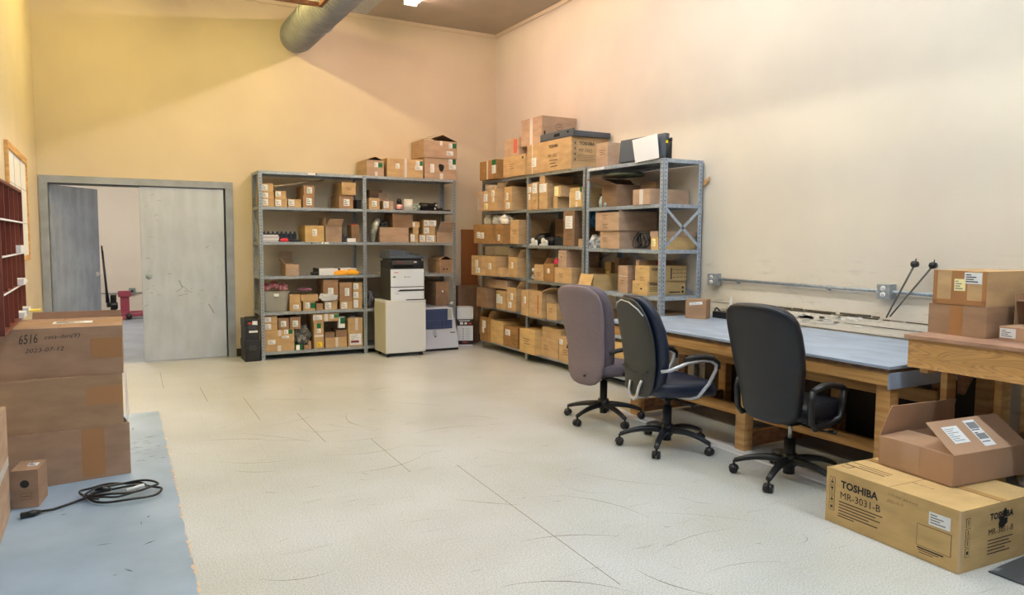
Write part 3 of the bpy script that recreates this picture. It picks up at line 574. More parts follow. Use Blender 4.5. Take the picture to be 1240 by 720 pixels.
# ================================================================== RACK BOXES
# rack, start, end (metres along the rack), base, top, depth, front offset, tint, features, label
RACK_BOXES = [
 ('B', -2.103, -1.874, 2.309, 2.509, 0.42, 0.46, 0, 'open:l-66,r-66;lab:.55,.72,.2,.3,w;lab:.79,.7,.24,.28,g;tape:.55,.14,lo', 'peaked open carton with green sticker, leftmost on top of the rear rack'),
 ('B', -1.831, -1.326, 2.309, 2.55, 0.42, 0.46, 1, 'tape:.51,.07;lab:.29,.6,.1,.27,w;lab:.85,.8,.1,.24,w;lab:.94,.8,.09,.24,g;lab:.88,.55,.2,.22,w', 'long sealed carton with vertical white tape, middle on top of rear rack'),
 ('B', -1.305, -0.841, 2.309, 2.59, 0.42, 0.46, 0, 'lab:.24,.5,.12,.4,w;dark:.52,.55,.18,.38;lab:.82,.85,.12,.24,w;lab:.93,.86,.1,.24,g;lab:.88,.6,.22,.22,w;tape:.53,.1,lo', 'wide carton with torn dark hole, right end on top of rear rack'),
 ('B', -1.321, -0.833, 2.591, 2.818, 0.44, 0.47, 0, 'open:l-68,r-68;lab:.8,.75,.1,.28,w;lab:.92,.75,.11,.28,g;lab:.78,.3,.2,.26,w;tape:.52,.08,hi', 'wide open carton resting across the boxes at right of rear rack top'),
 ('B', -3.407, -3.268, 1.879, 1.974, 0.3, 0.44, 1, 'lab:.27,.55,.46,.8,w', 'flat box with white label, bottom of leftmost stack, rear rack left bay second shelf'),
 ('B', -3.407, -3.268, 1.975, 2.055, 0.3, 0.44, 1, 'lab:.27,.5,.46,.75,w', 'flat box with white label, middle of leftmost stack, rear rack left bay second shelf'),
 ('B', -3.407, -3.276, 2.056, 2.159, 0.3, 0.44, 1, 'lab:.27,.5,.5,.7,w', 'taller box with white label, top of leftmost stack, rear rack left bay second shelf'),
 ('B', -3.261, -3.113, 1.879, 1.977, 0.3, 0.44, 1, 'lab:.3,.5,.46,.75,w', 'flat box with white label, bottom of second stack, rear rack left bay second shelf'),
 ('B', -3.254, -3.123, 1.978, 2.073, 0.3, 0.44, 1, 'lab:.3,.6,.46,.65,w', 'box with white label, top of second stack, rear rack left bay second shelf'),
 ('B', -3.098, -2.94, 1.879, 1.978, 0.3, 0.44, 1, 'lab:.24,.55,.46,.75,w', 'single flat box with white label beside the two stacks, rear rack left bay second shelf'),
 ('B', -2.921, -2.789, 1.879, 2.023, 0.42, 0.46, 2, 'lab:.56,.5,.5,.6,wg', 'cube with pale green label, lower of middle pair, rear rack left bay second shelf'),
 ('B', -2.909, -2.781, 2.024, 2.149, 0.42, 0.46, 2, 'lab:.54,.55,.5,.6,wg', 'cube with pale green label, upper of middle pair, rear rack left bay second shelf'),
 ('B', -2.463, -2.281, 1.879, 2.051, 0.38, 0.44, 2, 'lab:.53,.45,.42,.5,wg', 'box with pale label, lower of the right pair, rear rack left bay second shelf'),
 ('B', -2.43, -2.251, 2.052, 2.21, 0.38, 0.46, 1, 'dash:.5,.5', 'plain box with printed marks, upper of right pair, rear rack left bay second shelf'),
 ('B', -2.078, -1.933, 1.879, 2.024, 0.2, 0.46, 1, 'lab:.5,.5,.46,.5,wg', 'small cube with pale label at left end, rear rack right bay second shelf'),
 ('B', -1.984, -1.81, 1.879, 2.147, 0.15, 0.2, 3, '', 'taller plain box standing behind the small cube, rear rack right bay second shelf'),
 ('B', -1.881, -1.746, 1.879, 1.996, 0.22, 0.45, 0, 'open:b0;lab:.3,.55,.52,.7,w', 'small open box with raised back flap and white label, rear rack right bay second shelf'),
 ('B', -2.898, -2.662, 1.453, 1.656, 0.36, 0.45, 4, 'lab:.5,.57,.24,.42,w', 'yellow-brown closed box with square label, rear rack left bay third shelf'),
 ('B', -2.645, -2.438, 1.453, 1.652, 0.36, 0.45, 0, 'open:f60,l-5', 'open brown box with front flap raised, rear rack left bay third shelf'),
 ('B', -2.3, -2.195, 1.453, 1.673, 0.2, 0.42, 3, '', 'narrow box with a red cap on top, rear rack left bay third shelf'),
 ('B', -1.929, -1.53, 1.453, 1.647, 0.4, 0.45, 0, '', 'wide plain box at shelf bottom left, rear rack right bay third shelf'),
 ('B', -1.748, -1.472, 1.648, 1.832, 0.34, 0.44, 3, '', 'plain box sitting askew on the wide box, rear rack right bay third shelf'),
 ('B', -1.504, -1.391, 1.453, 1.569, 0.2, 0.44, 1, 'lab:.3,.5,.5,.8,w', 'small white-labelled box, bottom of left small stack, rear rack right bay third shelf'),
 ('B', -1.465, -1.385, 1.57, 1.652, 0.2, 0.44, 1, '', 'tiny plain box, middle of the left small stack, rear rack right bay third shelf'),
 ('B', -1.4700000000000002, -1.368, 1.653, 1.728, 0.2, 0.44, 1, 'lab:.15,.5,.3,.8,w', 'tiny box, top of the left small stack, rear rack right bay third shelf'),
 ('B', -1.377, -1.133, 1.453, 1.559, 0.25, 0.44, 1, 'lab:.2,.5,.3,.75,w;lab:.67,.5,.46,.8,w', 'flat box with two labels, bottom of right stack, rear rack right bay third shelf'),
 ('B', -1.317, -1.145, 1.56, 1.666, 0.25, 0.44, 1, 'lab:.27,.5,.42,.72,w', 'flat box with one label, middle of the right stack, rear rack right bay third shelf'),
 ('B', -1.313, -1.129, 1.667, 1.757, 0.25, 0.44, 1, 'lab:.25,.5,.42,.8,w;lab:.75,.5,.48,.8,w', 'flat box with two labels, top of the right stack, rear rack right bay third shelf'),
 ('B', -1.123, -0.898, 1.453, 1.593, 0.36, 0.45, 0, 'open:f40', 'open box with pale front flap at right end, rear rack right bay third shelf'),
 ('B', -3.139, -2.976, 1.031, 1.175, 0.3, 0.43, 0, 'open:b10,l30;lab:.6,.35,.3,.3,cl', 'lone small brown box with raised flaps at left, rear rack left bay fourth shelf'),
 ('B', -1.079, -0.898, 1.031, 1.216, 0.42, 0.46, 2, 'open:l-60,r-60;dark:.3,.3,.14,.14;dark:.55,.3,.14,.14', 'open carton with two small holes, rear rack right bay fourth shelf'),
 ('B', -3.099, -2.96, 0.589, 0.695, 0.3, 0.44, 1, 'lab:.55,.5,.5,.5,w', 'box with white label, lower left beside the plastic bin, rear rack left bay fifth shelf'),
 ('B', -3.099, -2.97, 0.696, 0.797, 0.3, 0.44, 1, '', 'plain box upper left beside the plastic bin, rear rack left bay fifth shelf'),
 ('B', -2.935, -2.784, 0.589, 0.71, 0.32, 0.44, 1, 'lab:.35,.55,.36,.6,w;lab:.8,.5,.4,.55,g', 'box with white and green stickers, lower centre, rear rack left bay fifth shelf'),
 ('B', -2.962, -2.748, 0.711, 0.792, 0.32, 0.45, 1, '', 'wide plain box on the green-stickered box, rear rack left bay fifth shelf'),
 ('B', -2.772, -2.687, 0.589, 0.676, 0.2, 0.44, 2, '', 'small plain box left of the white-labelled one, rear rack left bay fifth shelf'),
 ('B', -2.667, -2.503, 0.589, 0.692, 0.28, 0.44, 1, 'lab:.3,.5,.45,.85,w', 'flat box with big white label below the plastic bags, rear rack left bay fifth shelf'),
 ('B', -2.679, -2.49, 0.693, 0.975, 0.3, 0.44, 2, 'lab:.5,.42,.36,.4,wg', 'cube box with pale square label, upper centre, rear rack left bay fifth shelf'),
 ('B', -2.463, -2.304, 0.589, 0.685, 0.28, 0.44, 1, 'lab:.33,.5,.45,.85,w', 'flat box with white label under the tilted cube, rear rack left bay fifth shelf'),
 ('B', -2.471, -2.307, 0.686, 0.936, 0.3, 0.44, 2, 'lab:.6,.5,.36,.4,wg', 'cube box with pale label, second from the right, rear rack left bay fifth shelf'),
 ('B', -2.293, -2.175, 0.589, 0.718, 0.3, 0.44, 1, 'lab:.3,.5,.5,.75,w', 'flat white-labelled box, bottom of the right-hand stack, rear rack left bay fifth shelf'),
 ('B', -2.292, -2.172, 0.719, 0.82, 0.3, 0.44, 1, 'lab:.3,.5,.55,.75,w', 'flat white-labelled box, middle of the right-hand stack, rear rack left bay fifth shelf'),
 ('B', -2.292, -2.171, 0.821, 0.93, 0.3, 0.44, 1, 'lab:.3,.55,.55,.65,w', 'flat white-labelled box, top of the right-hand stack, rear rack left bay fifth shelf'),
 ('B', -1.148, -0.966, 0.589, 0.915, 0.4, 0.47, 3, 'lab:.55,.6,.12,.08,w', 'tall plain box beside the printer, rear rack right bay fifth shelf'),
 ('B', -3.407, -3.055, 0.099, 0.363, 0.42, 0.46, 1, 'tape:.48,.12,lo;tape:.5,.1,hi;lab:.22,.45,.25,.2,w;lab:.72,.9,.14,.2,w;lab:.87,.9,.14,.2,g;lab:.7,.66,.24,.12,w', 'largest carton with several labels at left, rear rack left bay bottom shelf'),
 ('B', -3.407, -3.256, 0.364, 0.453, 0.35, 0.44, 1, 'lab:.28,.5,.46,.75,w', 'flat white-labelled box on the large carton, lower left, rear rack left bay bottom shelf'),
 ('B', -3.407, -3.255, 0.454, 0.539, 0.35, 0.44, 1, 'lab:.28,.5,.46,.7,w', 'flat white-labelled box on the large carton, upper left, rear rack left bay bottom shelf'),
 ('B', -3.244, -3.115, 0.364, 0.507, 0.35, 0.44, 2, 'lab:.5,.5,.5,.5,wg', 'cube with pale label, middle on the large carton, rear rack left bay bottom shelf'),
 ('B', -3.099, -2.97, 0.364, 0.516, 0.35, 0.44, 2, 'lab:.5,.45,.5,.5,wg', 'cube with pale label, right end on the large carton, rear rack left bay bottom shelf'),
 ('B', -2.804, -2.684, 0.099, 0.441, 0.36, 0.45, 1, 'lab:.5,.85,.44,.18,g;lab:.5,.66,.4,.16,w;tape_h:.48,.08;lab:.55,.16,.5,.16,y', 'tall narrow box with green and yellow stickers, rear rack left bay bottom shelf'),
 ('B', -2.816, -2.49, 0.442, 0.543, 0.36, 0.46, 1, 'lab:.17,.55,.34,.6,w;tape:.5,.14;lab:.72,.6,.14,.5,w;lab:.9,.65,.16,.45,g', 'long flat box bridging the top with taped middle, rear rack left bay bottom shelf'),
 ('B', -2.66, -2.38, 0.099, 0.229, 0.3, 0.44, 1, 'tape:.53,.12', 'long low box with central tape, rear rack left bay bottom shelf'),
 ('B', -2.667, -2.541, 0.23, 0.295, 0.25, 0.44, 3, '', 'small brown box on the long low box, left, rear rack left bay bottom shelf'),
 ('B', -2.522, -2.378, 0.23, 0.321, 0.25, 0.44, 3, '', 'small brown box on the long low box, right, rear rack left bay bottom shelf'),
 ('B', -2.365, -2.172, 0.099, 0.305, 0.34, 0.45, 1, 'lab:.5,.45,.8,.7,w;darkbar:.45,.3,.55,.12', 'box with large white label and red stripe, right end, rear rack left bay bottom shelf'),
 ('B', -2.364, -2.174, 0.306, 0.471, 0.34, 0.45, 1, 'tape:.58,.2', 'box with vertical white tape stacked at right end, rear rack left bay bottom shelf'),
 ('S', 0.702, 1.208, 2.293, 2.538, 0.42, 0.6, 5, 'lab:.82,.85,.2,.3,g;lab:.82,.5,.22,.45,w;tape:.45,.08;tape_br:.6,.4', 'dark taped carton at the far left end of side rack top'),
 ('S', 1.286, 1.848, 2.293, 2.547, 0.44, 0.55, 1, 'dark:.9,.85,.08,.1;dash:.4,.5', 'yellow-brown carton under the red-marked box on side rack top'),
 ('S', 1.28, 1.6580000000000001, 2.548, 2.77, 0.4, 0.53, 0, 'lab:.76,.55,.2,.75,r', 'carton with a red vertical mark on side rack top'),
 ('S', 1.8499999999999999, 2.833, 2.293, 2.648, 0.5, 0.52, 1, 'txt:.62,.8,.14,TOSHIBA;txt:.6,.5,.13,MY-1052;dash:.62,.25;lab:.17,.38,.11,.3,w;tape:.13,.02;side:toshiba', 'large carton with bold black lettering carrying a dark tray on side rack top'),
 ('S', 1.66, 2.16, 2.649, 2.971, 0.488, 0.5, 0, 'tape:.5,.13;side:crest', 'largest pinkish carton, topmost of all on the side rack'),
 ('S', 3.289, 3.489, 2.269, 2.513, 0.4, 0.5, 0, 'dash:.5,.6', 'small pale carton between printed carton and dark panel, side rack top'),
 ('S', 0.808, 0.931, 1.875, 2.119, 0.3, 0.7, 0, 'open:l70;lab:.4,.4,.5,.7,cl', 'small open box with a flap sticking out left, side rack far bay second shelf'),
 ('S', 0.933, 1.0730000000000002, 1.875, 2.137, 0.46, 0.66, 1, 'lab:.5,.65,.8,.38,w;lab:.55,.22,.75,.3,yw', 'narrow box with white and yellowish labels, side rack far bay second shelf'),
 ('S', 1.075, 1.228, 1.875, 2.163, 0.46, 0.62, 1, 'open:r20;lab:.4,.78,.55,.26,w;lab:.45,.5,.35,.22,w', 'narrow box with an opened right flap and two labels, side rack far bay second shelf'),
 ('S', 1.278, 1.486, 1.875, 2.174, 0.46, 0.53, 1, 'open:l-50;lab:.4,.6,.25,.3,w;lab:.5,.2,.5,.26,w', 'open narrow box with two white labels, right end of side rack far bay second shelf'),
 ('S', 1.875, 1.964, 1.861, 2.178, 0.46, 0.52, 1, 'lab:.5,.78,.85,.2,w;lab:.4,.5,.5,.2,w', 'narrow tan box with black-printed labels, first in side rack middle bay second shelf'),
 ('S', 1.976, 2.1140000000000003, 1.861, 2.19, 0.46, 0.52, 1, 'lab:.45,.78,.8,.36,w;dash:.5,.3', 'narrow box with white sheet taped on, second in side rack middle bay second shelf'),
 ('S', 2.148, 2.334, 1.861, 2.165, 0.46, 0.52, 1, 'lab:.45,.82,.85,.32,w', 'narrow box with white sheet, third in side rack middle bay second shelf'),
 ('S', 2.116, 2.24, 2.166, 2.254, 0.4, 0.5, 1, '', 'little box lying on top of the white-sheeted boxes, side rack middle bay second shelf'),
 ('S', 2.453, 2.539, 1.861, 1.994, 0.4, 0.51, 1, '', 'small pale box, lower of the pair, side rack middle bay second shelf'),
 ('S', 2.469, 2.607, 1.995, 2.119, 0.42, 0.51, 1, 'lab:.35,.5,.6,.8,yw', 'small box with tilted cream label, upper of pair, side rack middle bay second shelf'),
 ('S', 2.816, 3.052, 1.861, 2.073, 0.46, 0.52, 4, 'lab:.7,.6,.42,.45,w;lab:.93,.88,.16,.25,g;tape:.57,.16,lo', 'yellowish carton with green sticker beside the post, side rack middle bay second shelf'),
 ('S', 3.401, 3.657, 1.846, 2.069, 0.46, 0.5, 3, 'open:f75,l50', 'open carton with forward flap under a black bag, side rack near bay second shelf'),
 ('S', 3.949, 4.208, 1.846, 1.994, 0.49, 0.52, 0, 'tape:.5,.22', 'pale carton with wide vertical white tape, side rack near bay second shelf'),
 ('S', 3.68, 3.929, 1.995, 2.091, 0.12, 0.22, 3, '', 'brown box lying behind the white-taped carton, side rack near bay second shelf'),
 ('S', 0.727, 1.2830000000000001, 1.444, 1.694, 0.44, 0.7, 5, 'lab:.25,.45,.16,.32,w;lab:.45,.42,.22,.32,w;tape_br:.1,.12', 'dark wide box with two white labels, left of side rack far bay third shelf'),
 ('S', 1.285, 1.499, 1.444, 1.69, 0.46, 0.66, 5, 'lab:.45,.32,.3,.3,w;dash:.4,.65', 'dark box with one white label, middle of side rack far bay third shelf'),
 ('S', 1.501, 1.722, 1.444, 1.745, 0.46, 0.56, 1, 'dash:.5,.5', 'tall pale box without label, right of side rack far bay third shelf'),
 ('S', 1.903, 2.204, 1.431, 1.756, 0.1, 0.14, 3, '', 'plain brown carton at the back behind machine parts, side rack middle bay third shelf'),
 ('S', 2.675, 2.901, 1.431, 1.822, 0.35, 0.51, 3, 'lab:.5,.68,.65,.36,w;dash:.5,.25;dash:.5,.4', 'tall box with large printed label, side rack middle bay third shelf'),
 ('S', 2.969, 3.051, 1.431, 1.512, 0.3, 0.5, 1, '', 'tiny pale box beside the rack post, side rack middle bay third shelf'),
 ('S', 3.409, 3.74, 1.413, 1.596, 0.46, 0.52, 0, 'dash:.25,.5', 'pale square box underneath the open one, side rack near bay third shelf'),
 ('S', 3.349, 3.754, 1.597, 1.785, 0.49, 0.54, 0, 'open:l-40,r-55;dash:.4,.75;dash:.42,.25', 'large open box stacked on the pale one, side rack near bay third shelf'),
 ('S', 4.213, 4.319, 1.413, 1.582, 0.47, 0.5, 4, 'lid:.28;lab:.4,.4,.5,.4,yw', 'lidded shallow box behind the crossed braces, side rack near bay third shelf'),
 ('S', 0.697, 1.0290000000000001, 1.021, 1.281, 0.44, 0.72, 1, 'lab:.5,.6,.26,.35,w;lab:.6,.25,.4,.28,w', 'box with two white labels at the left end, side rack far bay fourth shelf'),
 ('S', 1.031, 1.3230000000000002, 1.021, 1.28, 0.44, 0.68, 1, 'lab:.5,.5,.26,.3,w', 'box with one white label, second in side rack far bay fourth shelf'),
 ('S', 1.325, 1.455, 1.021, 1.137, 0.44, 0.64, 1, '', 'low plain box between two tall ones, side rack far bay fourth shelf'),
 ('S', 1.4569999999999999, 1.69, 1.021, 1.275, 0.46, 0.56, 1, 'open:l10,r35;lab:.45,.6,.22,.3,w', 'tall open box with flaps raised, right end of side rack far bay fourth shelf'),
 ('S', 2.05, 2.26, 1.006, 1.202, 0.44, 0.52, 1, 'open:r40;dash:.5,.4', 'open box with pale leaning flap, left of side rack middle bay fourth shelf'),
 ('S', 2.281, 2.494, 1.006, 1.22, 0.44, 0.52, 5, 'lab:.45,.6,.25,.25,w', 'dark narrow box with white label, side rack middle bay fourth shelf'),
 ('S', 2.51, 2.87, 1.006, 1.182, 0.46, 0.52, 1, 'dash:.4,.5', 'large plain box carrying a smaller one, side rack middle bay fourth shelf'),
 ('S', 2.59, 2.76, 1.183, 1.382, 0.46, 0.52, 0, 'dark:.38,.6,.1,.12', 'smooth carton stacked on the large box, side rack middle bay fourth shelf'),
 ('S', 3.175, 3.421, 0.966, 1.138, 0.35, 0.6, 4, 'open:f160;dash:.5,.5', 'yellowish open-topped box sticking out at left, side rack near bay fourth shelf'),
 ('S', 3.236, 3.316, 0.966, 1.308, 0.14, 0.2, 2, '', 'tall dark carton at the back, side rack near bay fourth shelf'),
 ('S', 3.706, 3.864, 0.966, 1.243, 0.42, 0.5, 0, 'tape_h:.62,.02;dash:.4,.4;side:tape', 'tall two-part carton with taped side, side rack near bay fourth shelf'),
 ('S', 3.954, 4.188, 0.966, 1.103, 0.48, 0.51, 4, 'txt:.4,.75,.14,TOSHIBA;dark:.6,.45,.16,.12;side:toshiba2', 'carton with bold black lettering, lower of two, side rack near bay fourth shelf'),
 ('S', 3.985, 4.202, 1.104, 1.253, 0.47, 0.5, 4, 'txt:.4,.82,.14,TOSHIBA;dash:.5,.15;side:bars', 'carton with bold lettering, upper of two, side rack near bay fourth shelf'),
 ('S', 3.981, 4.029, 1.254, 1.303, 0.44, 0.49, 2, 'side:red', 'thin flat carton lying on the printed cartons, side rack near bay fourth shelf'),
 ('S', 3.07, 3.175, 0.966, 1.258, 0.12, 0.2, 4, 'lab:.45,.4,.4,.5,yw', 'small box with yellow label behind the yellowish box, side rack near bay fourth shelf'),
 ('S', 0.736, 1.047, 0.589, 0.853, 0.44, 0.66, 3, '', 'plain box at left end under the long carton, side rack far bay fifth shelf'),
 ('S', 1.124, 1.399, 0.589, 0.827, 0.44, 0.56, 1, 'lab:.2,.55,.35,.5,w;lab:.5,.5,.3,.4,w', 'box with two white labels, under the long carton, side rack far bay fifth shelf'),
 ('S', 1.4209999999999998, 1.667, 0.589, 0.887, 0.44, 0.56, 1, 'open:r45;lab:.55,.62,.25,.28,w;lab:.35,.25,.35,.25,w', 'box with two labels and an open flap, side rack far bay fifth shelf'),
 ('S', 0.754, 1.419, 0.854, 0.969, 0.3, 0.56, 0, 'dash:.5,.5', 'long plain carton lying across other boxes, side rack far bay fifth shelf'),
 ('S', 1.875, 2.054, 0.571, 0.881, 0.44, 0.6, 1, 'lab:.5,.62,.26,.26,w', 'box with a white label, left of side rack middle bay fifth shelf'),
 ('S', 2.069, 2.361, 0.571, 0.889, 0.44, 0.6, 1, 'open:r70;redbar:.72,.5,.06,.7', 'tall box with red vertical marks and open flap, side rack middle bay fifth shelf'),
 ('S', 1.677, 1.96, 0.882, 0.963, 0.2, 0.42, 0, '', 'flat pale box lying behind at top, side rack middle bay fifth shelf'),
 ('S', 2.425, 2.643, 0.571, 0.759, 0.4, 0.57, 1, 'open:l20;dash:.4,.6', 'smaller box partly behind the mauve chair, side rack middle bay fifth shelf'),
 ('S', 3.343, 3.407, 0.531, 0.664, 0.34, 0.5, 1, '', 'low narrow box seen between the mauve and black chairs, side rack near bay fifth shelf'),
 ('S', 3.344, 3.405, 0.665, 0.757, 0.34, 0.5, 1, '', 'thin box stacked on low narrow box between the mauve and black chairs, side rack'),
 ('S', 3.522, 3.64, 0.531, 0.642, 0.42, 0.52, 4, 'dash:.5,.5', 'pale printed box seen between the two left chairs, side rack near bay fifth shelf'),
 ('S', 0.727, 0.969, 0.116, 0.449, 0.44, 0.6, 5, 'open:l-40,r30;lab:.5,.7,.4,.3,w;lab:.4,.45,.25,.2,w', 'open dark box with white label, left end of side rack far bay bottom shelf'),
 ('S', 0.971, 1.319, 0.116, 0.423, 0.46, 0.56, 4, 'open:b30', 'yellow-brown open box, second in side rack far bay bottom shelf'),
 ('S', 1.323, 1.7, 0.116, 0.38, 0.46, 0.55, 5, 'lab:.3,.7,.35,.28,w;dash:.7,.5;dash:.7,.3', 'printed box with crossed white labels, right of side rack far bay bottom shelf'),
 ('S', 1.875, 2.244, 0.116, 0.406, 0.44, 0.62, 4, 'dash:.45,.5', 'smooth yellowish carton hiding the rack post, side rack middle bay bottom shelf'),
 ('S', 2.246, 2.643, 0.116, 0.341, 0.44, 0.54, 1, 'dash:.3,.5', 'low wide box, lower of two, side rack middle bay bottom shelf'),
 ('S', 2.248, 2.659, 0.342, 0.461, 0.42, 0.52, 1, '', 'flat box lying on the low wide box, side rack middle bay bottom shelf'),
 ('S', 2.688, 2.913, 0.116, 0.395, 0.44, 0.56, 1, 'lab:.2,.8,.3,.2,w;dash:.6,.4', 'box with small round-printed label next to the mauve chair, side rack middle bay bottom shelf'),
 ('S', 3.563, 3.869, 0.116, 0.455, 0.44, 0.52, 4, '', 'yellowish box on the bottom shelf seen between the left chairs, side rack near bay'),
]
for (rk, u0, u1, z0, z1, d, f, tint, feats, lab) in RACK_BOXES:
    u = (u0 + u1) / 2; c = f - d / 2
    loc, rz = ((u, -c, z0), 0) if rk == 'B' else ((-c, -u, z0), R(-90))
    grp = 'cartons on the rear rack' if rk == 'B' else 'cartons on the side rack'
    lv = LB if rk == 'B' else (L1 if u < 1.85 else (L2 if u < 3.11 else L3)); up = [z - .045 - z1 for z in lv if z > z1]
    carton('cardboard_box', lab, loc, u1 - u0, d, z1 - z0, rz, tint, feats, grp, bevel=.002, clear=min(up) if up else 9)

# ================================================================== WORKBENCHES
def bench():
    t = empty('workbench', (-.6, -5.82, 0), 0, 'long wooden workbench with a blue-grey painted top along the right wall', 'workbench')
    ox, oy = .6, 5.82
    P = lambda mb, x0, x1, y0, y1, z0, z1, m=0: mb.box(x0 + ox, x1 + ox, y0 + oy, y1 + oy, z0, z1, m)
    top = mat('blue grey bench paint', (166, 182, 204), .42, rgb2=(144, 160, 182), scale=5, stretch=(1.5, .7, 1), bump=.05)
    b = MB(); P(b, -1.2, -.018, -7.21, -4.43, .772, .79); b.build('tabletop', top, t, .002)
    b = MB(); P(b, -1.198, -.02, -7.205, -4.435, .752, .7715); b.build('top_edge', mat('worn plywood edge', (96, 66, 42), .7, var=.4, scale=20), t)
    b = MB(); P(b, -1.185, -1.145, -7.19, -4.45, .672, .7515); b.build('apron', WOOD(), t, .003)
    b = MB(); P(b, -1.19, -.03, -7.208, -7.192, .655, .7515); b.build('end_board', top, t, .002)
    b = MB(); P(b, -.08, -.04, -7.19, -4.45, .672, .7515); b.build('apron', WOOD(), t, .003)
    for y in (-4.86, -6.08, -7.18):
        b = MB(); P(b, -1.143 if y > -7 else -1.143, -1.06, y, y + .09, 0, .7515); b.build('leg', WOOD(), t, .003)
        b = MB(); P(b, -.12, -.04, y, y + .09, 0, .671); b.build('leg', WOOD(), t, .003)
        b = MB(); P(b, -1.058, -.122, y + .02, y + .06, .02, .13); b.build('cross_beam', WOODD(), t, .003)
    for x, z0, z1 in ((-.77, .131, .215), (-.66, .50, .59)):
        b = MB(); P(b, x, x + .04, -7.15, -4.5, z0, z1); b.build('stretcher', WOOD(), t, .003)
    for y in (-4.82, -6.04, -7.14):
        b = MB(); P(b, -.66 + .041, -.58, y - .04, y + .04, .131, .751); b.build('inner_post', WOODD(), t, .002)
    b = MB(); P(b, -.035, -.02, -7.15, -4.5, .12, .60); b.build('back_panel', mat('dark hardboard', (58, 44, 34), .7), t)
    return t
bench()
def bench_b():
    t = empty('workbench', (-.55, -8.4, 0), 0, 'plain plywood workbench with wide grained front board, nearest the right edge', 'workbench')
    ox, oy = .55, 8.4
    P = lambda mb, x0, x1, y0, y1, z0, z1, m=0: mb.box(x0 + ox, x1 + ox, y0 + oy, y1 + oy, z0, z1, m)
    # plywood with cathedral grain
    m = bpy.data.materials.new('plywood grain'); m.use_nodes = True; nt = m.node_tree; p = nt.nodes['Principled BSDF']
    tc = nt.nodes.new('ShaderNodeTexCoord'); mp = nt.nodes.new('ShaderNodeMapping'); mp.inputs['Scale'].default_value = (1, 1.1, 5.5); nt.links.new(tc.outputs['Object'], mp.inputs[0])
    n = nt.nodes.new('ShaderNodeTexNoise'); n.inputs['Scale'].default_value = 2.2; n.inputs['Detail'].default_value = 1.5; n.inputs['Distortion'].default_value = .8; nt.links.new(mp.outputs[0], n.inputs[0])
    q = nt.nodes.new('ShaderNodeMath'); q.operation = 'MULTIPLY'; q.inputs[1].default_value = 17; nt.links.new(n.outputs[0], q.inputs[0])
    f = nt.nodes.new('ShaderNodeMath'); f.operation = 'FRACT'; nt.links.new(q.outputs[0], f.inputs[0])
    r = nt.nodes.new('ShaderNodeValToRGB'); r.color_ramp.elements[0].position = 0; r.color_ramp.elements[0].color = srgb(180, 134, 82); r.color_ramp.elements[1].position = .45; r.color_ramp.elements[1].color = srgb(216, 170, 108)
    e = r.color_ramp.elements.new(1); e.color = srgb(206, 156, 94); nt.links.new(f.outputs[0], r.inputs[0]); nt.links.new(r.outputs[0], p.inputs['Base Color']); p.inputs['Roughness'].default_value = .55
    worn = mat('worn bench top', (178, 140, 116), .5, rgb2=(140, 104, 84), scale=6, stretch=(1.5, .6, 1))
    b = MB(); P(b, -1.125, -.02, -9.4, -7.235, .955, .979); b.build('tabletop', worn, t, .003)
    b = MB(); P(b, -1.105, -1.082, -9.35, -7.25, .792, .9545); b.build('apron', m, t, .002)
    b = MB(); P(b, -.95, -.10, -7.30, -7.262, .86, .9545); b.build('apron', WOOD(), t, .002)
    for x, y in ((-.86, -7.34), (-.86, -7.64), (-.16, -7.43), (-.97, -9.2), (-.16, -9.2)):
        b = MB(); P(b, x, x + .09, y, y + .04, 0, .9545 if x > -.9 or y != -7.43 else .9545); b.build('leg', WOOD(), t, .003)
    b = MB(); P(b, -1.05, -.97, -7.34, -7.29, .76, .791); b.build('corner_block', WOOD(), t, .003)
    b = MB(); P(b, -.88, -.161, -7.425, -7.39, .25, .34); b.build('cross_beam', WOODD(), t, .003)
    b = MB(); y0, y1 = -7.39 + oy, -7.345 + oy
    q = [(-.768, .62), (-.768, .95), (-.5, .95)]
    b = MB(); b.add([(x + ox, y0, z) for x, z in q] + [(x + ox, y1, z) for x, z in q], [(0, 1, 2), (5, 4, 3), (0, 3, 4, 1), (1, 4, 5, 2), (2, 5, 3, 0)]); b.build('gusset', WOODD(), t)
    return t
bench_b()

